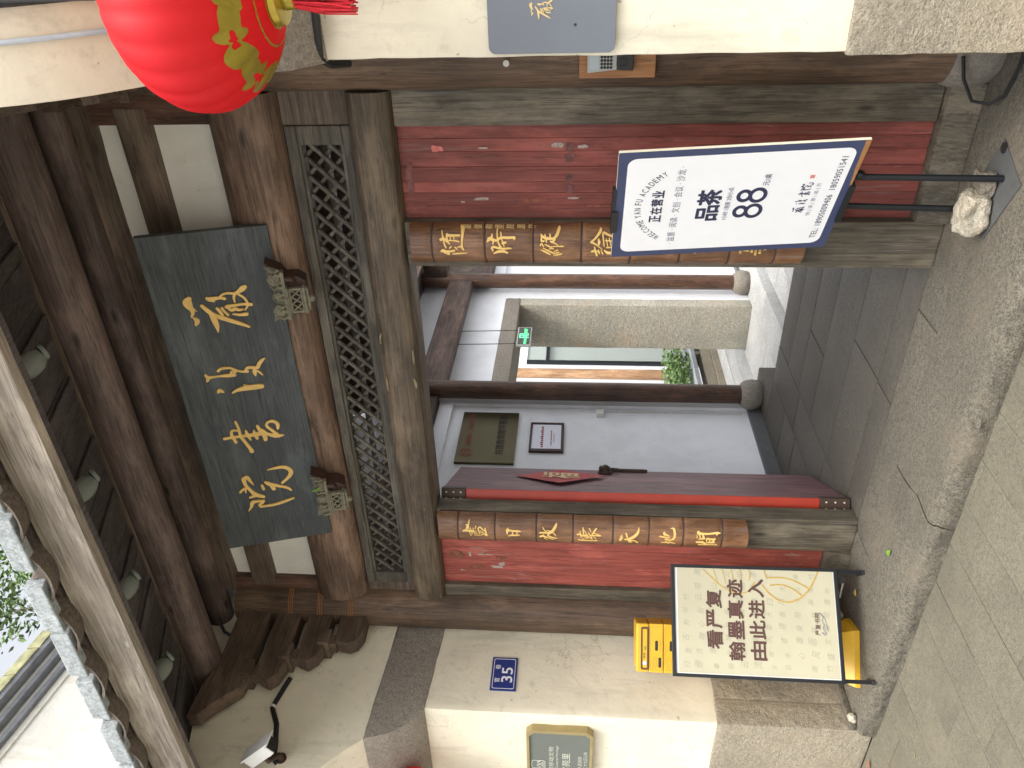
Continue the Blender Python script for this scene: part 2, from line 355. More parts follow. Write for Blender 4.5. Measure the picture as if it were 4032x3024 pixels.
def thing(name, label, cat, loc=(0, 0, 0), group=None):
    o = bpy.data.objects.new(name, None); COL.objects.link(o); o.location = loc; o.empty_display_size = 0.1
    o['label'] = label; o['category'] = cat
    if group: o['group'] = group
    return o
def tag(o, label, cat, group=None):
    o['label'] = label; o['category'] = cat
    if group: o['group'] = group
    return o
def structure(name, loc=(0, 0, 0)):
    o = bpy.data.objects.new(name, None); COL.objects.link(o); o.location = loc; o['kind'] = 'structure'; return o
class Frame:           # a flat board in space: origin, axis a (to the reader's right), axis u (up), n towards the reader
    def __init__(s, o, a, u, n=None):
        s.o, s.a, s.u = Vector(o), Vector(a).normalized(), Vector(u).normalized(); s.n = Vector(n) if n else s.a.cross(s.u)
    def p(s, x, y, d=0.0): return s.o+s.a*x+s.u*y+s.n*d
_tc = {}
def glyphs(body, bold=0.0, spacing=1.0):
    k = (body, spacing)
    if k in _tc: return _tc[k]
    cu = bpy.data.curves.new('t', 'FONT'); cu.body = body; cu.space_character = spacing; cu.resolution_u = 3
    ob = bpy.data.objects.new('t', cu); COL.objects.link(ob); bpy.context.view_layer.update()
    me = bpy.data.meshes.new_from_object(ob.evaluated_get(bpy.context.evaluated_depsgraph_get()))
    bm = bmesh.new(); bm.from_mesh(me); bmesh.ops.remove_doubles(bm, verts=bm.verts, dist=1e-5); bm.verts.ensure_lookup_table()
    vs = [(v.co.x, v.co.y) for v in bm.verts]; fs = [tuple(v.index for v in f.verts) for f in bm.faces]
    bm.free(); bpy.data.objects.remove(ob); bpy.data.curves.remove(cu); bpy.data.meshes.remove(me)
    _tc[k] = (vs, fs); return vs, fs
def text(mb, fr, body, x0, y0, x1, y1, d=0.0012, bold=0.0, shear=0.0, spacing=1.0, rot=0.0):
    """lettering filling the rectangle (x0,y0)-(x1,y1) of the frame"""
    vs, fs = glyphs(body, bold, spacing)
    if not vs: return
    X = [v[0] for v in vs]; Y = [v[1] for v in vs]; a, b, c, e = min(X), max(X), min(Y), max(Y)
    cx, cy = (x0+x1)/2, (y0+y1)/2; out = []
    for x, y in vs:
        q = (x-a)/(b-a)*(x1-x0)+x0; w = (y-c)/max(1e-6, e-c)*(y1-y0)+y0
        q += shear*(w-cy)
        if rot:
            dx, dy = q-cx, w-cy; q = cx+dx*math.cos(rot)-dy*math.sin(rot); w = cy+dx*math.sin(rot)+dy*math.cos(rot)
        out.append((q, w))
    mb.add([fr.p(q, w, d) for q, w in out], fs)
    if bold > 0:      # heavier strokes: the same letter printed a hair to each side
        e_ = bold*(y1-y0)
        for i, (ex, ey) in enumerate(((1, 0.6), (-1, -0.6), (-0.7, 0.8), (0.7, -0.8), (0, 1), (0, -1))): mb.add([fr.p(q+ex*e_, w+ey*e_, d+0.00004*(i+1)) for q, w in out], fs)
def ribbon(mb, fr, pts, d, th=0.004, n=4):
    """brush stroke: (x, y, half width) samples, smoothed, with round ends and thickness"""
    P = [Vector(p) for p in pts]; S = []
    if len(P) == 1: P = P*2
    for i in range(len(P)-1):
        p0, p1, p2, p3 = P[max(i-1, 0)], P[i], P[i+1], P[min(i+2, len(P)-1)]
        for k in range(n):
            t = k/n; S.append(0.5*((2*p1)+(-p0+p2)*t+(2*p0-5*p1+4*p2-p3)*t*t+(-p0+3*p1-3*p2+p3)*t**3))
    S.append(P[-1]); L = []; Rr = []
    def nrm(i):
        t = Vector((S[min(i+1, len(S)-1)][0]-S[max(i-1, 0)][0], S[min(i+1, len(S)-1)][1]-S[max(i-1, 0)][1])); t = t.normalized() if t.length > 1e-9 else Vector((1, 0))
        return t, Vector((-t.y, t.x))
    for i, p in enumerate(S):
        t, nn = nrm(i); w = max(p[2], 0.0006); L.append((p[0]+nn.x*w, p[1]+nn.y*w)); Rr.append((p[0]-nn.x*w, p[1]-nn.y*w))
    t, nn = nrm(len(S)-1); w = max(S[-1][2], 0.0006); e = [(S[-1][0]+(nn.x*math.cos(a)+t.x*math.sin(a))*w, S[-1][1]+(nn.y*math.cos(a)+t.y*math.sin(a))*w) for a in (0.8, 1.57, 2.34)]
    t, nn = nrm(0); w = max(S[0][2], 0.0006); b = [(S[0][0]+(nn.x*math.cos(a)-t.x*math.sin(a))*w, S[0][1]+(nn.y*math.cos(a)-t.y*math.sin(a))*w) for a in (2.34, 1.57, 0.8)]
    c = len(S); vs = [fr.p(x, y, d+th) for x, y in L+Rr+e+b]; lo = [fr.p(x, y, d-0.001) for x, y in L+Rr+e+b]; nv = len(vs)
    fs = [(i, c+i, c+i+1, i+1) for i in range(c-1)]
    fs.append((c-1, 2*c-1, 2*c+2, 2*c+1, 2*c)); fs.append((c, 0, 2*c+5, 2*c+4, 2*c+3))
    ring = list(range(c))+[2*c, 2*c+1, 2*c+2]+list(range(2*c-1, c-1, -1))+[2*c+3, 2*c+4, 2*c+5]
    m_ = len(ring); fs += [(ring[i], ring[(i+1) % m_], ring[(i+1) % m_]+nv, ring[i]+nv) for i in range(m_)]
    mb.add(vs+lo, fs)
def rrect(x0, y0, x1, y1, r, n=5, chamfer=False):
    out = []
    for cx, cy, a0 in ((x1-r, y0+r, -90), (x1-r, y1-r, 0), (x0+r, y1-r, 90), (x0+r, y0+r, 180)):
        for k in range(n+1 if not chamfer else 2):
            a = R(a0+90*k/(n if not chamfer else 1)); out.append((cx+r*math.cos(a), cy+r*math.sin(a)))
    return out
def plate(mb, fr, pts, d0, d1):
    mb.prism([fr.p(x, y, d0) for x, y in pts], fr.n*(d1-d0)); return mb
def ringplate(mb, fr, outer, inner, d0, d1):
    n = len(outer); A = [fr.p(x, y, d1) for x, y in outer]+[fr.p(x, y, d1) for x, y in inner]+[fr.p(x, y, d0) for x, y in outer]+[fr.p(x, y, d0) for x, y in inner]
    f = []
    for i in range(n):
        j = (i+1) % n; f += [(i, j, n+j, n+i), (i, 2*n+i, 2*n+j, j), (n+i, n+j, 3*n+j, 3*n+i), (2*n+i, 3*n+i, 3*n+j, 2*n+j)]
    mb.add(A, f)
def FY(y=0.0): return Frame((0, y, 0), (1, 0, 0), (0, 0, 1))        # facing the street: p(x, z)
def FX(x=0.0): return Frame((x, 0, 0), (0, 1, 0), (0, 0, 1))        # facing +x: p(y, z)

# ================================================================== ground
g = MB(); g.add([(-60, -60, -0.012), (60, -60, -0.012), (60, -0.3, -0.012), (-60, -0.3, -0.012)], [(0, 1, 2, 3)])
g.add([(-60, -0.3, -0.62), (60, -0.3, -0.62), (60, 60, -0.62), (-60, 60, -0.62)], [(0, 1, 2, 3)])
g.build('ground', 'joint', kind='structure')
street = structure('street_pavement')
offs = {0: -0.855, 1: -1.11, 2: -0.90, 3: -1.16, 4: -0.945, 5: -1.205, 6: -0.87, 7: -1.15, 8: -0.93, 9: -1.19}
W = 0.2325
def edge_y(x):      # the kerb of the gate step and the wall foot
    return -0.70
slab_mesh = {}
for c in range(-13, 17):
    x1 = -2.05-c*W; x0 = x1-W
    y = offs[(c-1) % 10] + 0.47*3
    while y > -0.70: y -= 0.47
    ys = [-0.66]
    while y > -3.4: ys.append(y); y -= 0.47
    for a, b in zip(ys, ys[1:]):
        if a-b < 0.03: continue
        L = round(a-b, 3)
        dz = random.uniform(-0.0015, 0.0015)
        if L not in slab_mesh:
            mb = MB(); mb.box(-W/2+0.0012, W/2-0.0012, -L/2+0.0012, L/2-0.0012, -0.04, 0.0)
            s = mb.build('paving_slab', 'paving', bevel=0.0016, seg=1); slab_mesh[L] = s.data
        else:
            s = bpy.data.objects.new('paving_slab', slab_mesh[L]); COL.objects.link(s)
        s.parent = street; s.location = ((x0+x1)/2, (a+b)/2, dz)
# street beyond the slabs that can be told apart
g = MB(); g.add([(-40, -40, -0.006), (40, -40, -0.006), (40, -3.25, -0.006), (-40, -3.25, -0.006)], [(0, 1, 2, 3)])
g.add([(-40, -3.4, -0.006), (-5.6, -3.4, -0.006), (-5.6, -0.3, -0.006), (-40, -0.3, -0.006)], [(0, 1, 2, 3)])
g.add([(1.2, -3.4, -0.006), (40, -3.4, -0.006), (40, -0.3, -0.006), (1.2, -0.3, -0.006)], [(0, 1, 2, 3)])
def pave_mat():
    mt, nt, b = newmat('street_slabs_far'); v = coords(nt)
    br = N(nt, 'ShaderNodeTexBrick'); br.inputs['Scale'].default_value = 1.0
    br.inputs['Brick Width'].default_value = 0.47; br.inputs['Row Height'].default_value = 0.2325; br.inputs['Mortar Size'].default_value = 0.003
    br.inputs['Color1'].default_value = (0.42, 0.40, 0.35, 1); br.inputs['Color2'].default_value = (0.38, 0.36, 0.31, 1); br.inputs['Mortar'].default_value = (0.05, 0.047, 0.04, 1)  # unseen paving made paler than the near slabs, to bounce light under the eave
    rt = N(nt, 'ShaderNodeVectorRotate'); rt.inputs['Angle'].default_value = R(90); nt.links.new(v, rt.inputs['Vector']); nt.links.new(rt.outputs[0], br.inputs['Vector'])
    n = noise_t(nt, v, 60, 4, 0.7); c = mix(nt, ramp(nt, n, [(0.35, 0.35), (0.65, 0.0)]), br.outputs['Color'], (0.13, 0.12, 0.10))
    nt.links.new(c, b.inputs['Base Color']); b.inputs['Roughness'].default_value = 0.85; return mt
g.build('street_far_paving', pave_mat(), kind='structure')

# ================================================================== step and porch floor
porch = structure('porch_floor')
def stone(x0, x1, y0, y1, z0, z1, mat, name='floor_stone', bev=0.006, disp=0.0, sub=0, parent=porch):
    mb = MB(); g_ = 0.003; mb.box(x0+g_, x1-g_, y0+g_, y1-g_, z0, z1); return mb.build(name, mat, parent, bevel=bev, disp=disp, sub=sub, smooth=True, dscale=9)
def step_stone(x0, x1, jag):
    # worn street kerb stone: rounded nose and rough hewn face
    mb = MB(); n = int((x1-x0)/0.012); prof = [(-0.688, -0.03), (-0.691, 0.0), (-0.693, 0.02), (-0.694, 0.04), (-0.690, 0.06), (-0.684, 0.076), (-0.672, 0.088), (-0.645, 0.097), (-0.60, 0.1), (-0.5, 0.1), (-0.42, 0.1), (-0.34, 0.1), (-0.25, 0.1), (-0.25, -0.03)]
    vs = []; fs = []; k = len(prof)
    for i in range(n+1):
        x = x0+(x1-x0)*i/n
        for j, (y, z) in enumerate(prof):
            r = noise.noise(Vector((x*9, j*0.7, 1.3)))+0.6*noise.noise(Vector((x*27, j*1.9, 5)))
            jj = 0
            if jag and ((jag > 0 and i == n) or (jag < 0 and i == 0)): jj = 0.035*noise.noise(Vector((3.3, y*9, z*14)))
            amp = 0.011 if j < 7 else 0.002; r += 0.5*noise.noise(Vector((x*70, j*3.1, 2)))
            vs.append((x+jj, y+(r*amp if j < 8 else 0), z+(r*amp if j > 4 and j < 13 else 0)))
    for i in range(n):
        for j in range(k-1): fs.append((i*k+j, (i+1)*k+j, (i+1)*k+j+1, i*k+j+1))
    fs.append(tuple(range(k))[::-1]); fs.append(tuple(n*k+j for j in range(k)))
    mb.add(vs, fs); o = mb.build('step_stone', 'step', porch, smooth=True); return o
step_stone(-3.945, -2.43, 1); step_stone(-2.422, -0.50, -1)
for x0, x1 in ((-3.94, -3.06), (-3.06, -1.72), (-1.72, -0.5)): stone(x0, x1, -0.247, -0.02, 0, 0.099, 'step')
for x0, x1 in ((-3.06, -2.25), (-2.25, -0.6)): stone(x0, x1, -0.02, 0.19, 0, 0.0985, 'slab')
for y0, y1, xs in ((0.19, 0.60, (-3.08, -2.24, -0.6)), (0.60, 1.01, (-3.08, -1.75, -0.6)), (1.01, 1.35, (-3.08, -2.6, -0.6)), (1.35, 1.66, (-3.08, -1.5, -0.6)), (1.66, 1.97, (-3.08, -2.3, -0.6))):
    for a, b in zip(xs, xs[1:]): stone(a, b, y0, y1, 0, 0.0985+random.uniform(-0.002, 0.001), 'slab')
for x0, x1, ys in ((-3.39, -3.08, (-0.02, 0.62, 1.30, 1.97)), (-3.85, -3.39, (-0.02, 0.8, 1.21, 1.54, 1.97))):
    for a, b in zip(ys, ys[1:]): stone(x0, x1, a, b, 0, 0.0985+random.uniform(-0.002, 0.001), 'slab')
stone(-3.85, -3.56, 1.97, 2.42, -0.25, 0.1, 'slab', name='corner_stone')
g = MB(); g.box(-3.95, -0.5, -0.66, 1.965, -0.6, 0.06); g.build('porch_bedding', 'joint', kind='structure')
# riser of the sunken court and the court itself
court = structure('courtyard_floor')
for i, x in enumerate((-3.85, -3.46, -3.14, -2.82, -2.45, -2.1, -1.75, -1.4, -1.05)):
    x2 = (-3.46, -3.14, -2.82, -2.45, -2.1, -1.75, -1.4, -1.05, -0.7)[i]
    ys = [1.98]+[2.9+0.37*((i*7) % 5)+1.2*j for j in range(4)]+[7.8]
    if i == 0: ys = [2.43, 3.6, 4.7, 5.9, 7.8]
    for a, b in zip(ys, ys[1:]):
        if b > a: stone(x, x2, a, b, -0.4, (-0.165 if i == 0 else -0.25)+random.uniform(-0.003, 0.003), 'court', name='court_stone', bev=0.012, parent=court)
for y0, y1 in ((2.5, 3.3), (3.3, 4.15)): stone(-4.42, -3.852, y0, y1, -0.5, -0.17, 'court', name='threshold_stone', bev=0.012, parent=court)
for i in range(5):
    for j in range(7): stone(-6.02+0.32*i, -5.70+0.32*i, 3.0+0.8*j+0.3*(i % 2), 3.8+0.8*j+0.3*(i % 2), -0.56, -0.44+random.uniform(-0.003, 0.003), 'court', name='court_stone', bev=0.01, parent=court)

# ================================================================== the gate building
gate = thing('gatehouse', 'weathered timber gate with red plank panels, lattice transom and deep tiled eave', 'gatehouse', (-2.2, 0, 0.1))
def part(name, mb, mat, **k): return mb.build(name, mat, gate, **k)
def bx(name, mat, x0, x1, y0, y1, z0, z1, bev=0.006, parent=gate, **k):
    return MB().box(x0, x1, y0, y1, z0, z1).build(name, mat, parent, bevel=bev, **k)
# posts
for cx in (-3.84, -0.605):
    mb = MB(); n = 28; prof = [(0.14, z) for z in (0.27 if cx > -1 else 0.22, 0.8, 1.4, 2.0, 2.6, 3.2, 3.72)]
    mb.lathe(prof, (cx, 0.0, 0), n=n); part('post', mb, 'post', smooth=True)
    mb = MB(); mb.lathe([(0.146, 0.098), (0.158, 0.13), (0.162, 0.18), (0.156, 0.235), (0.144, 0.27)], (cx, 0, 0), n=28); part('post_base_stone', mb, 'granband', smooth=True, disp=0.004)
    for z in (3.364, 3.18, 2.986):
        mb = MB()
        for dz in (-0.012, 0.0, 0.012):
            mb.tube([(cx+0.143*math.cos(a*math.pi/10), 0.143*math.sin(a*math.pi/10), z+dz+0.004*math.sin(a)) for a in range(21)], 0.0038, 6)
        part('rope_binding', mb, 'rope', smooth=True)
# frame
part('side_board', MB().box(-0.887, -0.72, -0.03, 0.05, 0.235, 2.402), 'jamb', bevel=0.004)
part('side_board', MB().box(-3.74, -3.618, -0.03, 0.05, 0.235, 2.402), 'jamb', bevel=0.004)
part('side_board', MB().box(-0.882, -0.73, -0.012, 0.05, 2.59, 2.884), 'rail', bevel=0.004)
part('side_board', MB().box(-3.74, -3.634, -0.012, 0.05, 2.59, 2.884), 'rail', bevel=0.004)
part('door_jamb', MB().box(-1.497, -1.297, -0.05, 0.09, 0.10, 2.402), 'jamb', bevel=0.008)
part('door_jamb', MB().box(-3.222, -3.03, -0.05, 0.09, 0.10, 2.402), 'jamb', bevel=0.008)
part('jamb_moulding', MB().box(-1.515, -1.4975, -0.035, 0.02, 0.10, 2.402), 'jamb', bevel=0.003)
part('jamb_moulding', MB().box(-3.029, -3.005, -0.035, 0.06, 0.10, 2.402), 'jamb', bevel=0.003)
mb = MB(); prof = [(-0.03, 2.404), (-0.062, 2.416), (-0.078, 2.44), (-0.084, 2.50), (-0.078, 2.56), (-0.055, 2.588), (0.12, 2.588), (0.12, 2.404)]
mb.prism([(-3.705, y, z) for y, z in prof], (2.965, 0, 0)); part('lintel', mb, 'lintel', bevel=0.004, smooth=True)
mb = MB(); prof = [(0.09, 0.228), (-0.03, 0.228), (-0.05, 0.222), (-0.075, 0.10), (0.09, 0.10)]
mb.prism([(-1.297, y, z) for y, z in prof], (0.56, 0, 0)); part('sill', mb, 'jamb', bevel=0.004)
mb = MB(); mb.prism([(-3.74, y, z) for y, z in prof], (0.515, 0, 0)); part('sill', mb, 'jamb', bevel=0.004)
# yellowed paper strips left on the lintel
for zz, xa, xb, seedv in ((2.568, -2.62, -1.76, 1), (2.425, -2.47, -1.90, 2)):
    mb = MB(); x = xa; f_ = FY(-0.0795)
    while x < xb:
        L_ = random.uniform(0.03, 0.14); w_ = random.uniform(0.002, 0.007)
        if noise.noise(Vector((x*9, seedv, 0))) > 0.08: ribbon(mb, f_, [(x, zz+random.uniform(-0.006, 0.006), w_*0.4), (x+L_*0.5, zz+random.uniform(-0.006, 0.006), w_), (x+L_, zz+random.uniform(-0.006, 0.006), w_*0.3)], 0.003, 0.001)
        x += L_*0.8
    mb.build('paper_residue', 'residue', gate, kind='stuff')
# red planks
def planks(x0, x1, n, mat):
    w = (x1-x0)/n; xs = [x0]
    for i in range(1, n): xs.append(x0+w*i+random.uniform(-0.012, 0.012))
    xs.append(x1)
    for i, (a, b) in enumerate(zip(xs, xs[1:])):
        bx('red_plank', mat, a+0.0002, b-0.0002, -0.0-random.uniform(0, 0.0025), 0.03, 0.229, 2.402, bev=0.0015, seg=1)
def patches(name, mat, L, y=-0.0042):
    f_ = FY(y)
    for (x0, z0, x1, z1) in L:
        mb = MB(); n = 16; pts = []
        for k in range(n):
            a = 2*math.pi*k/n; q = 1+0.45*noise.noise(Vector((x0*50+math.cos(a)*1.5, z0*50, math.sin(a)*1.5)))
            cx_, cz_ = math.copysign(abs(math.cos(a))**0.6, math.cos(a)), math.copysign(abs(math.sin(a))**0.6, math.sin(a))
            pts.append(((x0+x1)/2+(x1-x0)/2*cx_*q, (z0+z1)/2+(z1-z0)/2*cz_*q))
        plate(mb, f_, pts, 0.0, 0.0008); mb.build(name, mat, gate)
PATCH = True
planks(-1.296, -0.888, 7, 'red'); planks(-3.617, -3.223, 7, 'redl')
patches('tape_mark', 'tapemark', [(-0.965-0.045*i-0.038, 1.655, -0.965-0.045*i, 1.695) for i in (0, 1, 3, 4)])
patches('peeled_sticker', 'pinkpaper', [(-1.00, 2.215, -0.975, 2.262)]); patches('peeled_sticker', 'palepaper', [(-0.99, 2.02, -0.982, 2.06), (-1.215, 2.02, -1.20, 2.09), (-1.225, 2.13, -1.218, 2.15), (-0.985, 1.70, -0.965, 1.75), (-0.99, 1.60, -0.975, 1.64), (-1.21, 1.63, -1.20, 1.68)])
patches('bare_patch', 'barewood', [(-1.222, 1.76, -1.205, 1.87), (-1.245, 1.50, -1.235, 1.60)], -0.0050); patches('bare_patch', 'tapemark', [(-1.18, 2.345, -1.06, 2.385)], -0.0040)
patches('peeled_sticker', 'palepaper', [(-3.385, 2.10, -3.375, 2.19), (-3.47, 2.03, -3.44, 2.07), (-3.49, 2.05, -3.47, 2.11), (-3.40, 2.23, -3.36, 2.245), (-3.52, 2.27, -3.51, 2.30)])
patches('bare_patch', 'barewood', [(-3.42, 2.27, -3.36, 2.36), (-3.50, 2.15, -3.47, 2.24), (-3.42, 2.02, -3.395, 2.09)], -0.0050)
# transom
T0, T1, L0, L1 = -3.632, -0.884, -3.547, -0.966
bx('transom_rail', 'frame', T0, T1, -0.022, 0.05, 2.59, 2.632); bx('transom_rail', 'frame', T0, T1, -0.022, 0.05, 2.832, 2.878)
bx('transom_stile', 'frame', T0, L0, -0.018, 0.05, 2.633, 2.831); bx('transom_stile', 'frame', L1, T1, -0.018, 0.05, 2.633, 2.831)
bx('transom_bead', 'frame', L0, L1, -0.012, 0.04, 2.633, 2.647, bev=0.002); bx('transom_bead', 'frame', L0, L1, -0.012, 0.04, 2.817, 2.831, bev=0.002)
za, zb = 2.648, 2.816; H_ = zb-za; pitch = 0.0835; hw = 0.0082
strip_mesh = {}
def lattice(slope, y0, y1):
    n = int((L1-L0+H_)/pitch)+1
    for i in range(n+1):
        xb = (L0+pitch*i-H_+0.02) if slope > 0 else (L0+pitch*i+0.02)
        a = Vector((xb, za)); b = Vector((xb+slope*H_, zb))
        # clip to the opening
        lo, hi = 0.0, 1.0
        for t, lim, sg in ((0, L0, 1), (0, L1, -1)):
            da, db = (a.x-lim)*sg, (b.x-lim)*sg
            if da < 0 and db < 0: lo = 2
            elif da < 0: lo = max(lo, -da/(db-da))
            elif db < 0: hi = min(hi, da/(da-db))
        if hi-lo < 0.06: continue
        p, q = a.lerp(b, lo), a.lerp(b, hi); key = (slope, round((q-p).length, 3)); c = (p+q)/2
        if key not in strip_mesh:
            d = (q-p)/2; nn = Vector((-d.y, d.x)).normalized()*hw
            pts = [(-d.x+nn.x, y0, -d.y+nn.y), (d.x+nn.x, y0, d.y+nn.y), (d.x-nn.x, y0, d.y-nn.y), (-d.x-nn.x, y0, -d.y-nn.y)]
            m_ = MB().prism(pts, (0, y1-y0, 0)); o = m_.build('lattice_strip', 'frame', bevel=0.0015, seg=1); strip_mesh[key] = o.data
        else:
            o = bpy.data.objects.new('lattice_strip', strip_mesh[key]); COL.objects.link(o)
        o.parent = gate; o.location = Vector((c.x, 0, c.y))-gate.location
lattice(1, 0.0, 0.016); lattice(-1, 0.0165, 0.034)
bx('transom_back_rail', 'frame', T0, T1, 0.12, 0.16, 2.67, 2.70); bx('transom_back_rail', 'frame', T0, T1, 0.12, 0.16, 2.75, 2.775)
# big round-bellied beam
mb = MB(); sec = [(0.06, 2.885), (-0.02, 2.889), (-0.07, 2.912), (-0.102, 2.955), (-0.115, 3.02), (-0.113, 3.08), (-0.095, 3.14), (-0.06, 3.18), (-0.01, 3.198), (0.06, 3.2)]
nx = 40; vs = []; fs = []
for i in range(nx+1):
    x = -3.705+2.965*i/nx
    for y, z in sec:
        w = 0.006*noise.noise(Vector((x*2.0, z*3, 0)))+0.003*noise.noise(Vector((x*7, z*22, 4)))
        vs.append((x, y+w if y < 0 else y, z+0.004*noise.noise(Vector((x*1.3, 0, z)))))
k = len(sec)
for i in range(nx):
    for j in range(k): fs.append((i*k+j, (i+1)*k+j, (i+1)*k+(j+1) % k, i*k+(j+1) % k))
fs.append(tuple(range(k))); fs.append(tuple(nx*k+j for j in range(k))[::-1]); mb.add(vs, fs); part('main_beam', mb, 'beam', smooth=True)
# plaster fields and rails above
bx('plaster_panel', 'plasterin', -3.62, -0.873, 0.012, 0.05, 3.195, 3.462, bev=0)
bx('plaster_panel', 'plasterin', -3.62, -0.873, 0.012, 0.05, 3.602, 3.716, bev=0)
mb = MB().box(-3.68, -0.80, -0.035, 0.06, 3.460, 3.604); part('upper_rail', mb, 'rail', bevel=0.012, sub=3, disp=0.003)
bx('upright', 'member', -0.872, -0.745, -0.03, 0.05, 3.19, 3.80); bx('upright', 'member', -3.74, -3.621, -0.03, 0.05, 3.19, 3.80)
mb = MB(); top = []
for i in range(61):
    x = -3.70+2.92*i/60; top.append((x, 3.714+0.007*noise.noise(Vector((x*3, 0, 0)))+0.004*math.sin(x*9)))
mb.prism([(x, -0.06, z) for x, z in top]+[(-0.78, -0.06, 3.80), (-3.70, -0.06, 3.80)], (0, 0.10, 0)); part('wavy_plate', mb, 'rail', bevel=0.004)
def log(name, y, z, r, x0, x1, mat='purlin'):
    mb = MB(); n = 22; L = 46; vs = []; fs = []
    for i in range(L+1):
        x = x0+(x1-x0)*i/L
        for k_ in range(n):
            a = 2*math.pi*k_/n; q = r*(1+0.025*noise.noise(Vector((x*1.1, math.cos(a), math.sin(a)+z))))
            vs.append((x, y+q*math.cos(a), z+q*math.sin(a)))
    for i in range(L):
        for k_ in range(n): fs.append((i*n+k_, (i+1)*n+k_, (i+1)*n+(k_+1) % n, i*n+(k_+1) % n))
    fs.append(tuple(range(n))); fs.append(tuple(L*n+k_ for k_ in range(n))[::-1]); mb.add(vs, fs); return mb.build(name, mat, gate, smooth=True)
log('purlin', -0.06, 3.868, 0.082, -3.95, -0.5); log('purlin', -0.5, 3.765, 0.100, -4.0, 0.9)
bx('purlin_cap', 'rail', -4.0, 0.9, -0.60, -0.565, 3.80, 3.86, bev=0.004)
# roof: z of the boards along y
def zr(y): return 3.60+0.31*(y+1.30)
def roof_prism(x0, x1, ya, yb, t0, t1): return [(x0, ya, zr(ya)+t0), (x1, ya, zr(ya)+t0), (x1, yb, zr(yb)+t0), (x0, yb, zr(yb)+t0)], (0, 0, t1-t0)
x = -5.4
while x < 1.4:
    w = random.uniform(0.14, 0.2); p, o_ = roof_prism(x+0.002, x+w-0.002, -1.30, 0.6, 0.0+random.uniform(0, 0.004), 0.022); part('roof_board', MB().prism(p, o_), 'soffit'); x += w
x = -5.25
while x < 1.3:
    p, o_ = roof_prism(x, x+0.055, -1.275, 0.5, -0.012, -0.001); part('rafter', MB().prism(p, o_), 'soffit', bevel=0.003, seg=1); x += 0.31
mb = MB(); n = 60; vs = []; fs = []
for i in range(n+1):
    x = -5.6+7.2*i/n; dz = 0.004*noise.noise(Vector((x*2, 1, 0)))
    for y, z in ((-1.325, 3.42+dz), (-1.325, 3.60), (-1.285, 3.60), (-1.285, 3.42+dz)): vs.append((x, y, z))
for i in range(n):
    for j in range(4): fs.append((i*4+j, i*4+(j+1) % 4, (i+1)*4+(j+1) % 4, (i+1)*4+j))
fs.append((0, 3, 2, 1)); fs.append((n*4, n*4+1, n*4+2, n*4+3)); mb.add(vs, fs); part('fascia_board', mb, 'fascia')
bx('fascia_batten', 'soffit', -5.6, 1.6, -1.284, -1.255, 3.422, 3.475, bev=0.003)
# eave tiles: hanging pan tiles with grey plastered cap blocks between them
pan_me = cap_me = cov_me = None
for i in range(21):
    cx = -4.7+0.30*i
    if pan_me is None:
        mb = MB(); n = 12; A = []
        for (y, z, r) in ((-1.412, 3.572, 0.149), (-1.30, 3.606, 0.146)):
            for rr in (r, r-0.016):
                for k_ in range(n+1):
                    a = math.pi+math.pi*k_/n; A.append((rr*math.cos(a), y, z+0.075+0.62*rr*math.sin(a)))
        q = n+1; F_ = []
        for k_ in range(n): F_ += [(k_, k_+1, 2*q+k_+1, 2*q+k_), (q+k_, 3*q+k_, 3*q+k_+1, q+k_+1), (k_, q+k_, q+k_+1, k_+1), (2*q+k_, 2*q+k_+1, 3*q+k_+1, 3*q+k_)]
        F_ += [(0, 2*q, 3*q, q), (n, q+n, 3*q+n, 2*q+n)]
        mb.add(A, F_); o = mb.build('pan_tile', 'tile', smooth=True, disp=0.003, dscale=14); pan_me = o.data
        mb = MB(); mb.prism([(-0.128, -1.428, 3.585), (0.128, -1.428, 3.585), (0.120, -1.428, 3.665), (-0.120, -1.428, 3.665)], (0, 0.05, 0.012)); o2 = mb.build('tile_end_block', 'tileblock', bevel=0.008, disp=0.003, sub=1, dscale=12); cap_me = o2.data
    else:
        o = bpy.data.objects.new('pan_tile', pan_me); COL.objects.link(o); o2 = bpy.data.objects.new('tile_end_block', cap_me); COL.objects.link(o2)
    o.parent = gate; o.location = Vector((cx+0.15, 0, random.uniform(-0.004, 0.004)))-gate.location
    o2.parent = gate; o2.location = Vector((cx, random.uniform(-0.01, 0.01), 0.0))-gate.location; o2.rotation_euler = (0, 0, random.uniform(-0.03, 0.03))
mb = MB()
for i in range(22):
    cx = -5.0+0.30*i; A = []; n = 8
    for y in (-1.33, 0.7):
        for k_ in range(n+1):
            a = math.pi*k_/n; A.append((cx+0.07*math.cos(a), y, zr(y)+0.09+0.06*math.sin(a)))
    mb.add(A, [(k_, k_+1, n+2+k_, n+1+k_) for k_ in range(n)]); p, o_ = roof_prism(cx-0.15, cx+0.15, -1.33, 0.7, 0.024, 0.09); mb.prism(p, o_)
mb.build('roof_tiling', 'tile', gate, kind='stuff')
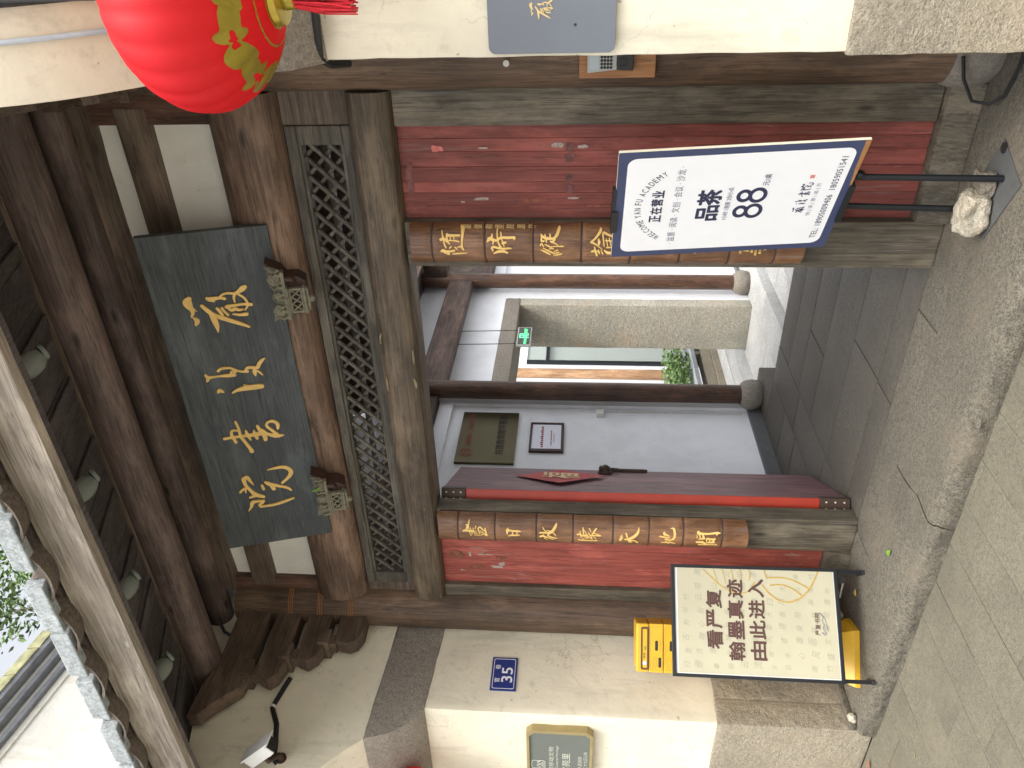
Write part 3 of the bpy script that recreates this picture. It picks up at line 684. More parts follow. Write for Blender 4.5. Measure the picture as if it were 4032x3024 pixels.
# bracket arms that carry the eave beside each post
ARMS = [[(-0.06, 3.05), (-0.06, 2.885), (-0.25, 2.878), (-0.315, 2.905), (-0.342, 2.95), (-0.325, 3.035)],
        [(-0.06, 3.246), (-0.06, 3.097), (-0.354, 3.09), (-0.43, 3.115), (-0.478, 3.165), (-0.455, 3.228)],
        [(-0.06, 3.449), (-0.06, 3.295), (-0.493, 3.283), (-0.575, 3.31), (-0.615, 3.35), (-0.578, 3.425)],
        [(-0.06, 3.689), (-0.06, 3.487), (-0.408, 3.487), (-0.60, 3.478), (-0.665, 3.487), (-0.725, 3.548), (-0.775, 3.603), (-0.85, 3.66), (-0.86, 3.72), (-0.669, 3.71), (-0.463, 3.675)]]
BLK = [(-0.31, 3.075), (-0.42, 3.275), (-0.545, 3.468)]
for cx in (-3.86, -0.60):
    for a in ARMS: part('bracket_arm', MB().prism([(cx-0.05, y, z) for y, z in a], (0.10, 0, 0)), 'corbel', bevel=0.006)
    for y, z in BLK:
        mb = MB().box(cx-0.075, cx+0.075, y-0.05, y+0.05, z-0.012, z+0.055); mb.box(cx-0.048, cx+0.048, y-0.075, y+0.075, z+0.02, z+0.062)
        mb.box(cx-0.04, cx+0.04, y-0.035, y+0.035, z-0.05, z-0.01); part('bracket_block', mb, 'corbel', bevel=0.004)
# ---- hall behind the gate
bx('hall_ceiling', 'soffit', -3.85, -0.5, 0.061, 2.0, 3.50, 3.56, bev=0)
bx('hall_beam', 'darkbeam', -3.87, -3.74, 0.10, 2.2, 2.79, 3.06, bev=0.01)
for y in (0.7, 1.3): bx('hall_rafter', 'darkbeam', -3.80, -0.6, y, y+0.09, 3.36, 3.5, bev=0.01)
bx('hall_cross_beam', 'darkbeam', -3.72, -0.6, 1.86, 2.0, 3.2, 3.48, bev=0.01)
bx('court_beam', 'darkbeam', -3.80, -3.68, 2.3, 4.42, 2.74, 2.99, bev=0.02)
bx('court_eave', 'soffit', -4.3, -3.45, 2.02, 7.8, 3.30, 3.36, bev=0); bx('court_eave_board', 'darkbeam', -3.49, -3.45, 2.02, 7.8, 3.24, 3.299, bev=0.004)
bx('court_cross_beam', 'darkbeam', -3.74, -0.7, 4.30, 4.42, 3.02, 3.27, bev=0.02)
bx('court_header', 'darkbeam', -3.84, -3.74, 4.43, 7.6, 2.57, 2.80, bev=0.01); bx('court_header', 'darkbeam', -3.84, -3.74, 4.43, 7.6, 3.10, 3.299, bev=0.01); bx('court_header_panel', 'rail', -3.84, -3.80, 4.43, 7.6, 2.803, 3.097, bev=0)

# door leaf swung inwards
leaf = MB(); A = Vector((-2.985, 0.12, 0)); d = Vector((-0.495, 0.869, 0)).normalized(); nn = Vector((d.y, -d.x, 0))   # nn: face towards the passage
leaf_frame = Frame(A, d, (0, 0, 1), nn)
leaf.obox(A-nn*0.07+Vector((0, 0, 0.105)), d, nn, (0, 0, 1), 0.74, 0.0695, 2.285)
door = leaf.build('door_leaf', 'leaf', gate, bevel=0.006)
mb = MB(); mb.obox(A-nn*0.072-d*0.006+Vector((0, 0, 0.27)), d, nn, (0, 0, 1), 0.006, 0.074, 1.98); mb.build('door_edge', 'leafedge', door, bevel=0.002, seg=1)
for z0, z1 in ((0.106, 0.268), (2.252, 2.392)):
    mb = MB(); mb.obox(A-nn*0.075-d*0.012+Vector((0, 0, z0)), d, nn, (0, 0, 1), 0.014, 0.079, z1-z0)
    mb.obox(A+nn*0.001-d*0.012+Vector((0, 0, z0)), d, nn, (0, 0, 1), 0.05, 0.004, z1-z0); mb.build('corner_strap', 'iron', door, bevel=0.002, seg=1)
    mb = MB()
    for zz in (0.2, 0.5, 0.8):
        for s in (-0.018, -0.055): mb.lathe([(0.0055, 0), (0.004, 0.003), (0.001, 0.004)], A+nn*s-d*0.0125+Vector((0, 0, z0+(z1-z0)*zz)), axis=-d, n=8)
    mb.build('rivets', 'rivet', door)
# knocker
kf = Frame(A+d*0.62+Vector((0, 0, 1.40)), d, (0, 0, 1), nn)
mb = MB(); mb.lathe([(0.045, 0), (0.05, 0.008), (0.034, 0.02), (0.03, 0.04), (0.012, 0.055)], kf.p(0, 0.03, 0), axis=nn, n=16)
for sx in (-1, 1): mb.lathe([(0.012, 0), (0.012, 0.02), (0.003, 0.03)], kf.p(0.02*sx, 0.06, 0.015), axis=nn, n=8)
mb.tube([kf.p(0.032*math.cos(a*math.pi/8), -0.025+0.038*math.sin(a*math.pi/8), 0.028) for a in range(17)], 0.005, 6); mb.build('door_knocker', 'iron', door, smooth=True, disp=0.003, dscale=40)
mb = MB(); plate(mb, kf, [(0.06, 0.0), (0.08, 0.0), (0.08, -0.22), (0.06, -0.245)], 0.0, 0.02); mb.build('latch_bar', 'iron', door, bevel=0.002)

# ================================================================== walls left and right
HEAD = [(-0.853, 2.758), (-0.893, 2.805), (-0.935, 2.855), (-0.98, 2.90), (-1.03, 2.95), (-1.09, 3.01), (-1.145, 3.08), (-1.19, 3.16), (-1.225, 3.24), (-1.25, 3.32), (-1.27, 3.42)]
def side_wall(name, label, xa, xb, xin, blocks_face, sgn):
    """xa..xb along the street; xin the face that looks into the recess"""
    w = thing(name, label, 'wall', ((xa+xb)/2, -0.3, 0))
    mb = MB().box(xa, xb, -0.65, 0.35, 0.80, 2.50); mb.build('plaster_face', 'plaster', w, bevel=0.008, sub=5, disp=0.0035, dscale=6, smooth=True)
    up = [(0.35, 2.70), (-0.60, 2.735)]+HEAD+[(-1.28, 3.62), (0.35, 4.02)]
    mb = MB().prism([(xa, y, z) for y, z in up], (xb-xa, 0, 0)); mb.build('corbelled_head', 'plaster', w, smooth=True)
    band = [(0.0, 2.41), (-0.648, 2.452), (-0.70, 2.475), (-0.765, 2.54), (-0.82, 2.63), (-0.856, 2.757), (-0.60, 2.745), (0.0, 2.70)]
    x0, x1 = (xa, xb+0.008) if sgn > 0 else (xa-0.008, xb)
    mb = MB().prism([(x0, y, z) for y, z in band], (x1-x0, 0, 0)); mb.build('stone_band', 'granband', w, bevel=0.006, smooth=True, sub=4, disp=0.004, dscale=20)
    for (a, b, c, d_, e, f) in blocks_face: MB().box(a, b, c, d_, e, f).build('base_stone', 'granite', w, bevel=0.012, sub=4, disp=0.006, dscale=14, smooth=True)
    return w
lw = side_wall('left_wall', 'cream plastered wall on a granite base with the blue house number plate and a stone band', -6.6, -3.95, -3.95,
    [(-4.9, -3.94, -0.662, -0.50, 0.0, 0.83), (-3.99, -3.938, -0.4995, -0.24, 0.10, 0.828), (-3.99, -3.94, -0.239, 0.02, 0.10, 0.826), (-5.8, -4.903, -0.66, -0.5, 0.0, 0.82), (-6.6, -5.803, -0.662, -0.5, 0.0, 0.835)], 1)
rw = side_wall('right_wall', 'sunlit cream plastered wall end on rough granite beside the right post, behind the red lantern', -0.505, 2.4, -0.505,
    [(-0.515, 0.62, -0.662, 0.1, 0.0, 0.825), (0.623, 1.6, -0.66, 0.1, 0.0, 0.80), (1.603, 2.4, -0.662, 0.1, 0, 0.82)], -1)
lw.name = 'plastered_wall'; rw.name = 'plastered_wall.001'
MB().box(-6.6, -4.0, -0.5, 0.35, 0.0, 0.80).build('wall_core', 'joint', lw); MB().box(-0.45, 2.4, 0.0, 0.35, 0, 0.8).build('wall_core', 'joint', rw)
mb = MB().box(-3.947, -3.90, -0.66, -0.17, 0.10, 0.135); mb.build('foot_kerb', 'step', lw, bevel=0.01)

# hall side wall, with white border, and the wall round the court doorway
hw_ = thing('passage_wall', 'white painted passage wall with raised border and grey skirting, holding the brass plate and certificate', 'wall', (-3.9, 1.2, 0.1))
MB().box(-4.2, -3.852, 0.1, 2.42, -0.3, 4.2).build('wall_face', 'hall', hw_)
MB().box(-3.851, -3.815, 0.10, 2.30, 2.665, 2.785).build('raised_border', 'hall', hw_, bevel=0.006)
MB().box(-3.851, -3.815, 2.172, 2.30, 0.205, 2.664).build('raised_border', 'hall', hw_, bevel=0.006)
MB().box(-3.851, -3.815, 0.10, 2.30, 0.0, 0.204).build('skirting', 'skirt', hw_, bevel=0.004)
cw = thing('courtyard_wall', 'white courtyard wall around the rough stone doorway between the two dark columns', 'wall', (-4.0, 4.5, -0.2))
mb = MB().box(-4.18, -3.852, 4.192, 7.8, -0.4, 3.6); mb.box(-4.18, -3.852, 2.421, 4.19, 2.382, 3.6); mb.box(-4.18, -3.852, 2.421, 2.44, -0.4, 2.38); mb.build('wall_face', 'hall', cw)
MB().box(-4.36, -3.845, 4.045, 4.19, -0.17, 2.222).build('stone_jamb', 'jambstone', cw, bevel=0.008, sub=4, disp=0.004, dscale=18, smooth=True)
MB().box(-4.36, -3.845, 2.441, 2.56, -0.17, 2.222).build('stone_jamb', 'jambstone', cw, bevel=0.008)
MB().box(-4.36, -3.842, 2.441, 4.19, 2.224, 2.38).build('stone_lintel', 'granband', cw, bevel=0.01, sub=4, disp=0.005, dscale=18, smooth=True)
fr = FX(-3.851)
mb = MB(); mb.box(-3.851, -3.82, 4.50, 7.5, 2.43, 2.56); mb.box(-3.851, -3.82, 4.50, 4.66, -0.12, 2.429); mb.build('raised_border', 'hall', cw, bevel=0.006)
MB().box(-3.851, -3.80, 4.50, 7.5, -0.25, -0.13).build('skirting', 'skirt', cw, bevel=0.004)
MB().box(-3.82, -3.812, 5.10, 5.16, 0.75, 0.82).build('socket', 'greypl', cw)
# far side of the passage (closes the hall on the right) and the end of the court
g = MB(); g.box(-0.50, -0.3, 0.36, 2.0, -0.4, 4.2); g.box(-0.50, -0.3, 2.0, 8.0, -0.4, 1.2); g.box(-4.2, -0.3, 7.8, 8.0, -0.4, 3.2); g.build('hall_enclosure_wall', 'hall', kind='structure')

for (x, y, zb, lab) in ((-3.72, 2.24, 0.1, 'dark polished timber column on a round stone base at the near end of the courtyard beam'), (-3.72, 4.35, -0.17, 'dark polished timber column on a round stone base, right of the stone doorway')):
    c = thing('timber_column', lab, 'column', (x, y, zb), 'passage columns')
    mb = MB(); mb.lathe([(0.078, zb+0.155), (0.08, 1.2), (0.078, 2.4), (0.076, 3.46)], (x, y, 0), n=24); mb.build('shaft', 'darkwood', c, smooth=True)
    mb = MB(); mb.lathe([(0.098, zb), (0.120, zb+0.03), (0.128, zb+0.08), (0.118, zb+0.13), (0.088, zb+0.165)], (x, y, 0), n=24); mb.build('stone_base', 'granband', c, smooth=True, disp=0.004)

# ---- beyond the doorway
by = thing('garden_wall', 'pale far wall with black framed glass door seen through the stone doorway', 'wall', (-7.6, 8.5, -0.5))
mb = MB(); mb.box(-7.7, -7.5, 3, 8.83, -0.6, 3.4); mb.box(-7.7, -7.5, 10.4, 14, -0.6, 3.4); mb.box(-7.7, -7.5, 8.831, 10.399, 2.5, 3.4); mb.build('wall_face', 'hall', by)
mb = MB(); mb.box(-7.55, -7.45, 8.72, 8.80, -0.55, 2.5); mb.box(-7.55, -7.46, 9.55, 9.6, -0.55, 2.5); mb.box(-7.55, -7.46, 8.8, 10.4, 2.1, 2.16); mb.build('window_frame', 'black', by)
MB().box(-7.53, -7.52, 8.80, 10.4, -0.5, 2.5).build('window_pane', 'glass', by)
mb = MB().box(-8.8, -8.7, 7.5, 12, -0.5, 3); mb.build('room_back', 'greypl', by)
gc = thing('garden_column', 'light brown timber column on a stone base beyond the stone doorway', 'column', (-6.6, 7.02, -0.1))
mb = MB(); mb.lathe([(0.082, 0.25), (0.08, 1.5), (0.078, 3.1)], (-6.6, 7.02, 0), n=20); mb.build('shaft', 'pinkcol', gc, smooth=True)
mb = MB(); mb.lathe([(0.11, -0.1), (0.125, 0.02), (0.115, 0.15), (0.09, 0.25)], (-6.6, 7.02, 0), n=20); mb.build('stone_base', 'granband', gc, smooth=True)
pl = thing('planter', 'low stone planter wall with a grey coping slab behind the doorway', 'planter', (-6.2, 6.6, -0.5))
for j in range(5): MB().box(-6.25, -6.0, 4.6+0.8*j, 5.395+0.8*j, -0.5, -0.34).build('ledge_stone', 'granite', pl, bevel=0.008); MB().box(-6.25, -6.02, 4.2+0.8*j, 4.995+0.8*j, -0.335, -0.19).build('ledge_stone', 'granite', pl, bevel=0.008)
MB().box(-6.35, -5.99, 4.2, 8.6, -0.105, -0.045).build('coping_slab', 'tileblock', pl, bevel=0.005)
for y in (4.3, 5.75, 6.75, 8.4): MB().box(-6.3, -6.05, y, y+0.08, -0.19, -0.105).build('block', 'granite', pl)
def leafmass(name, mat, parent, c, rad, n, size, seed, kind=None):
    rr = random.Random(seed); mb = MB()
    for i in range(n):
        while True:
            p = Vector((rr.uniform(-1, 1), rr.uniform(-1, 1), rr.uniform(-1, 1)))
            if 0.2 < p.length < 1: break
        p = Vector((p.x*rad[0], p.y*rad[1], p.z*rad[2]))*(1+0.35*noise.noise(p*2.2+Vector((seed, 0, 0))))+Vector(c)
        if noise.noise(p*(1.2/max(rad)*2))+0.2 < 0 and rr.random() < 0.7: continue
        a = Vector((rr.uniform(-1, 1), rr.uniform(-1, 1), rr.uniform(-0.6, 0.6))).normalized(); b = a.orthogonal().normalized(); b.rotate(Matrix.Rotation(rr.uniform(0, 6.28), 3, a)); s = size*rr.uniform(0.6, 1.3)
        mb.add([p-a*s, p+b*s*0.42, p+a*s, p-b*s*0.42], [(0, 1, 2, 3)])
    return mb.build(name, mat, parent, kind=kind)
bush = leafmass('bush', 'foliage', None, (-6.25, 6.55, 0.12), (0.22, 0.75, 0.24), 1500, 0.035, 3)
tag(bush, 'small leafy green bush growing above the planter beyond the stone doorway', 'bush')
tr = thing('tree', 'leafy tree against the white sky above the eave tiles', 'tree', (-16.5, 10.0, 0))
mb = MB(); mb.tube([(-16.5, 10, 0), (-16.4, 9.9, 5), (-16.1, 9.8, 10), (-15.9, 9.6, 14)], [0.32, 0.26, 0.18, 0.08], 12); mb.build('trunk', 'bark', tr, smooth=True)
for k_, (c_, r_, n_) in enumerate((((-14.0, 10.7, 15.6), (1.3, 1.3, 1.3), 1300), ((-16.2, 10.7, 16.9), (1.5, 1.5, 1.0), 750), ((-17.6, 10.9, 18.2), (1.2, 1.3, 0.9), 420))):
    leafmass('crown', 'foliage', tr, c_, r_, n_, 0.11, 11+k_)
mb = MB(); mb.tube([(-16.0, 9.8, 12), (-15.2, 10.3, 14.2), (-14.2, 10.7, 15.5)], [0.1, 0.06, 0.02], 6); mb.tube([(-16.0, 9.7, 13), (-16.4, 10.3, 15.6), (-17.5, 10.8, 18)], [0.1, 0.06, 0.02], 6); mb.build('limb', 'bark', tr)
gb = thing('gable_wall', 'tall white fire gable with mossy coping and dark brick ledges rising beyond the eave tiles', 'wall', (-7.3, 1, 0))
def gz(z, y): return z-0.15*(y-1.0)
def gband(name, mat, x1, z0, z1, **k):
    mb = MB(); mb.prism([(-7.6, -3, gz(z0, -3)), (-7.6, 6, gz(z0, 6)), (-7.6, 6, gz(z1, 6)), (-7.6, -3, gz(z1, -3))], (x1+7.6, 0, 0)); return mb.build(name, mat, gb, **k)
mb = MB(); mb.prism([(-7.5, -3, 0), (-7.5, 6, 0), (-7.5, 6, gz(7.0, 6)), (-7.5, -3, gz(7.0, -3))], (0.5, 0, 0)); mb.build('wall_face', 'gable', gb)
gband('wall_band', 'gable', -6.98, 7.0, 7.07); gband('brick_ledge', 'ledge', -6.93, 7.073, 7.13, bevel=0.01); gband('wall_band', 'gable', -6.96, 7.133, 7.19)
gband('brick_ledge', 'ledge', -6.87, 7.193, 7.25, bevel=0.01); gband('wall_band', 'gable', -6.91, 7.253, 7.32); gband('brick_ledge', 'ledge', -6.80, 7.323, 7.40, bevel=0.01)
for i in range(26):
    y = -3+0.34*i; mb = MB(); mb.prism([(-6.78, y+0.005, gz(7.38, y)), (-6.78, y+0.335, gz(7.38, y+0.34)), (-6.84, y+0.335, gz(7.56, y+0.34)), (-6.84, y+0.005, gz(7.56, y))], (-0.7, 0, 0.06)); mb.build('coping_tile', 'moss', gb, bevel=0.015, disp=0.01)

# ================================================================== the name board
LEAN = -0.274
pf = Frame((-2.199, -0.13, 2.995), (1, 0, 0), (0, -math.sin(0.274), math.cos(0.274)))
nb = thing('name_board', 'long dark slate blue name board with four raised golden brush characters above the doorway', 'sign', (-2.199, -0.13, 2.995))
mb = MB(); plate(mb, pf, [(-0.92, 0), (0.92, 0), (0.92, 0.559), (-0.92, 0.559)], -0.034, 0.0); mb.build('board', 'board', nb, bevel=0.003)
STROKES = json.loads('''{"a":[[0.613,0.401,0.0114,0.595,0.412,0.02,0.567,0.405,0.013,0.555,0.39,0.0043,0.546,0.382,0.0014],[0.575,0.408,0.0101,0.545,0.4,0.008,0.522,0.411,0.0036],[0.518,0.406,0.0029,0.499,0.392,0.0117,0.48,0.402,0.0059],[0.607,0.325,0.0064,0.6,0.31,0.0115,0.602,0.272,0.0065,0.595,0.249,0.0072],[0.598,0.312,0.0086,0.585,0.295,0.0022],[0.604,0.268,0.005,0.616,0.255,0.005,0.621,0.23,0.005,0.616,0.201,0.0065,0.624,0.179,0.0093,0.636,0.161,0.013,0.642,0.149,0.0093],[0.614,0.198,0.0058,0.596,0.208,0.0058,0.572,0.208,0.0029],[0.609,0.185,0.0043,0.591,0.165,0.0051,0.566,0.155,0.0051,0.546,0.158,0.0051,0.528,0.173,0.0029],[0.554,0.249,0.0087,0.557,0.214,0.0066,0.558,0.172,0.0059,0.552,0.14,0.0081],[0.55,0.244,0.0059,0.534,0.232,0.0066,0.539,0.214,0.0081,0.531,0.198,0.0059,0.533,0.181,0.0044],[0.514,0.228,0.0037,0.506,0.197,0.0059,0.506,0.169,0.0081],[0.552,0.292,0.0058,0.537,0.283,0.0073,0.514,0.275,0.0059],[0.55,0.27,0.0058,0.534,0.263,0.0051,0.513,0.251,0.0059],[0.574,0.354,0.0072,0.547,0.335,0.0094,0.523,0.314,0.0088,0.502,0.281,0.0103,0.481,0.244,0.0089,0.461,0.206,0.0082,0.44,0.171,0.0045],[0.535,0.325,0.0087,0.499,0.317,0.0125,0.462,0.312,0.0096,0.431,0.313,0.0022]],"b":[[0.207,0.424,0.0054,0.192,0.415,0.0086,0.192,0.397,0.0063,0.192,0.364,0.0047,0.19,0.329,0.0086,0.187,0.292,0.0071],[0.173,0.423,0.0055,0.19,0.414,0.0094],[0.222,0.363,0.0062,0.232,0.345,0.0062,0.231,0.306,0.0055,0.216,0.284,0.0055,0.204,0.261,0.0047,0.199,0.23,0.0071],[0.196,0.306,0.0055,0.208,0.304,0.0055,0.21,0.282,0.0047],[0.192,0.3,0.0039,0.203,0.284,0.0039],[0.203,0.24,0.0055,0.22,0.225,0.0071,0.218,0.2,0.0071,0.215,0.18,0.0079,0.234,0.168,0.0094,0.251,0.152,0.0078,0.26,0.137,0.0031],[0.214,0.194,0.0079,0.19,0.197,0.0095,0.17,0.197,0.0024],[0.198,0.184,0.004,0.183,0.172,0.0048,0.17,0.164,0.0024],[0.103,0.389,0.0048,0.113,0.379,0.0096,0.101,0.363,0.004],[0.091,0.323,0.004,0.103,0.297,0.008,0.108,0.252,0.0129,0.108,0.208,0.0137,0.107,0.18,0.0113],[0.128,0.264,0.0016,0.118,0.246,0.0064]],"c":[[-0.176,0.421,0.0076,-0.174,0.387,0.0076,-0.174,0.341,0.0076,-0.175,0.296,0.0094,-0.173,0.25,0.0128,-0.168,0.233,0.0111],[-0.082,0.347,0.0058,-0.12,0.341,0.0059,-0.174,0.34,0.0076,-0.216,0.326,0.0077,-0.255,0.312,0.0086,-0.276,0.307,0.0113],[-0.142,0.341,0.0051,-0.133,0.357,0.0051,-0.134,0.374,0.0067,-0.152,0.382,0.0068,-0.187,0.376,0.0068,-0.206,0.371,0.0077],[-0.143,0.31,0.0042,-0.17,0.306,0.0085,-0.203,0.297,0.0043],[-0.15,0.272,0.0042,-0.176,0.269,0.0102,-0.2,0.264,0.0069],[-0.124,0.249,0.0067,-0.157,0.239,0.0102,-0.189,0.226,0.0112,-0.214,0.226,0.0095],[-0.151,0.23,0.0068,-0.18,0.209,0.0077,-0.199,0.17,0.0112,-0.201,0.134,0.0043],[-0.193,0.161,0.0077,-0.159,0.186,0.0068,-0.13,0.204,0.0068,-0.11,0.195,0.0067,-0.106,0.172,0.0076,-0.12,0.153,0.0085,-0.139,0.15,0.0085,-0.157,0.154,0.0051]],"d":[[-0.41,0.254,0.0027,-0.406,0.217,0.0072,-0.406,0.174,0.009,-0.424,0.147,0.0108,-0.45,0.141,0.0118,-0.478,0.159,0.0091,-0.509,0.197,0.0064],[-0.49,0.28,0.0073,-0.507,0.26,0.0118,-0.525,0.224,0.0083,-0.546,0.179,0.0074,-0.568,0.16,0.0046],[-0.513,0.256,0.0091,-0.542,0.247,0.0101],[-0.506,0.302,0.0064,-0.534,0.298,0.0073],[-0.445,0.383,0.0107,-0.44,0.365,0.0107,-0.469,0.353,0.0063,-0.495,0.343,0.0018],[-0.448,0.384,0.0116,-0.488,0.382,0.0081,-0.529,0.365,0.0082,-0.563,0.344,0.012,-0.585,0.307,0.0074],[-0.568,0.349,0.0083,-0.575,0.376,0.0073],[-0.531,0.419,0.0064,-0.512,0.397,0.0063,-0.511,0.379,0.0063],[-0.511,0.388,0.0045,-0.538,0.391,0.0027],[-0.622,0.155,0.0037,-0.635,0.204,0.0084,-0.648,0.263,0.0075,-0.648,0.338,0.0056],[-0.612,0.313,0.0065,-0.608,0.345,0.0074,-0.611,0.371,0.0111,-0.638,0.383,0.0074,-0.664,0.402,0.0028],[-0.618,0.32,0.0093,-0.636,0.341,0.0065]]}''')
for key, ch in zip('abcd', ('嚴', '復', '書', '院')):
    mb = MB()
    for i, s in enumerate(STROKES[key]): ribbon(mb, pf, [tuple(s[j:j+3]) for j in range(0, len(s), 3)], 0.0015, 0.0045+0.00035*i)
    mb.build('character', 'gold', nb)
# carved rests under it
def carved(name, x0, lab, s=1.0):
    t = thing(name, lab, 'bracket', (x0, -0.16, 2.86), 'carved rests under the name board')
    f = Frame((x0, -0.20, 2.948), (1, 0, 0), (0, -0.25, 0.97)); f.a = f.a*0.86; f.u = f.u*0.70
    mb = MB()
    # crest with scrolls, rosettes and leaves
    plate(mb, f, [(-0.15, 0.0), (0.115, 0.0), (0.135, 0.03), (0.15, 0.095), (0.105, 0.06), (0.06, 0.075), (0.02, 0.055), (-0.02, 0.075), (-0.06, 0.06), (-0.10, 0.08), (-0.165, 0.095), (-0.15, 0.05)], 0.0, 0.008)
    plate(mb, f, [(-0.155, -0.018), (0.12, -0.018), (0.12, 0.004), (-0.155, 0.004)], 0.0, 0.026)
    for cx in (-0.105, 0.075):
        for r in (0.030, 0.020, 0.010): mb.lathe([(r, 0), (r*0.9, 0.012+(0.03-r)*0.5), (r*0.5, 0.014+(0.03-r)*0.5)], f.p(cx, 0.048, 0.008), axis=f.n, n=14)
    for k in range(9):
        x = -0.14+0.034*k; a = 0.9 if k % 2 else -0.7
        mb.tube([f.p(x, 0.006, 0.02), f.p(x+0.012*a, 0.03, 0.026), f.p(x-0.008*a, 0.056, 0.02), f.p(x+0.018*a, 0.078, 0.012)], [0.008, 0.007, 0.006, 0.003], 6)
    mb.lathe([(0.022, 0), (0.014, 0.012), (0.02, 0.018)], f.p(-0.015, 0.035, 0.008), axis=f.n, n=6)
    mb.build('carved_crest', 'carved', t, smooth=True)
    # hexagonal basket with pierced lattice
    mb = MB(); b0 = -0.045; w = 0.072; rim = [(b0-w, -0.115), (b0+w, -0.115), (b0+w, -0.03), (b0-w, -0.03)]; inn = [(b0-w+0.013, -0.102), (b0+w-0.013, -0.102), (b0+w-0.013, -0.043), (b0-w+0.013, -0.043)]
    ringplate(mb, f, rim, inn, 0.012, 0.034)
    for sx in (-1, 1):
        for j in range(3):
            cx = b0+sx*0.0; x_ = b0-0.04+0.04*j
            mb.tube([f.p(x_-0.02*sx, -0.102, 0.027), f.p(x_+0.02*sx, -0.043, 0.027)], 0.0045, 6)
    plate(mb, f, [(b0-w-0.008, -0.030), (b0+w+0.008, -0.030), (b0+w+0.008, -0.018), (b0-w-0.008, -0.018)], 0.0, 0.042)
    plate(mb, f, [(b0-w-0.006, -0.135), (b0+w+0.006, -0.135), (b0+w, -0.116), (b0-w, -0.116)], 0.0, 0.040)
    plate(mb, f, [(b0-w*0.8, -0.155), (b0+w*0.8, -0.155), (b0+w, -0.136), (b0-w, -0.136)], 0.0, 0.03)
    mb.lathe([(0.013, -0.01), (0.018, 0.0), (0.013, 0.012), (0.004, 0.018)], f.p(b0, -0.165, 0.02), axis=(0, 0, -1), n=8)
    mb.build('pierced_basket', 'carved', t, bevel=0.002, seg=1)
    mb = MB(); plate(mb, f, [(-0.135, -0.145), (0.045, -0.145), (0.075, -0.10), (0.075, -0.03), (0.115, 0.0), (0.165, 0.09), (0.12, 0.05), (0.06, 0.03), (-0.15, 0.03)], -0.085, -0.001)
    mb.tube([f.p(0.045, -0.075, 0.0), f.p(0.075, -0.06, 0.02), f.p(0.078, -0.03, 0.02), f.p(0.055, -0.012, 0.0)], 0.012, 8); mb.build('carved_backing', 'carvedbrown', t, bevel=0.006)
    return t
carved('carved_bracket', -1.565, 'carved grey wooden rest under the right end of the name board')
carved('carved_bracket', -2.765, 'carved grey wooden rest holding a green leaf, under the left end of the name board')
def leaf_(name, mat, p, a, b, s, lab):
    a = Vector(a).normalized(); b = (Vector(b)-a*Vector(b).dot(a)).normalized(); n_ = a.cross(b); P = Vector(p); mb = MB()
    out = [(-1, 0, 0), (-0.5, 0.30, 0.1), (0.1, 0.38, 0.14), (0.6, 0.22, 0.08), (1.05, 0, 0), (0.6, -0.22, 0.08), (0.1, -0.38, 0.14), (-0.5, -0.30, 0.1), (0, 0, 0.02)]
    mb.add([P+a*x*s+b*y*s+n_*z*s for x, y, z in out], [(i, (i+1) % 8, 8) for i in range(8)]); return tag(mb.build(name, mat), lab, 'leaf')
leaf_('fallen_leaf', 'greenleaf', (-2.70, -0.245, 2.985), (0.5, 0, -0.8), (1, -0.6, 0.2), 0.032, 'bright green leaf caught on the left carved rest under the name board')
leaf_('fallen_leaf', 'greenleaf', (-2.83, -0.44, 0.108), (0.9, -0.4, 0.1), (0.3, 1, 0.4), 0.034, 'narrow green leaf lying on the middle of the stone step')
leaf_('fallen_leaf', 'yellowleaf', (-3.33, -0.245, 0.108), (0.9, 0.2, 0.1), (0.2, 1, 0.4), 0.022, 'small yellow leaf on the step behind the lit poster stand')
leaf_('fallen_leaf', 'brownleaf', (-4.13, -0.735, 0.015), (0.6, 0.2, 0.1), (0.2, 1, 0.7), 0.032, 'curled brown leaf on the paving at the foot of the left wall')
leaf_('fallen_leaf', 'greenleaf', (-3.57, -1.02, 0.006), (0.6, 0.7, 0.05), (0.2, -1, 0.2), 0.014, 'tiny pale green leaf on the grey paving left of the step')

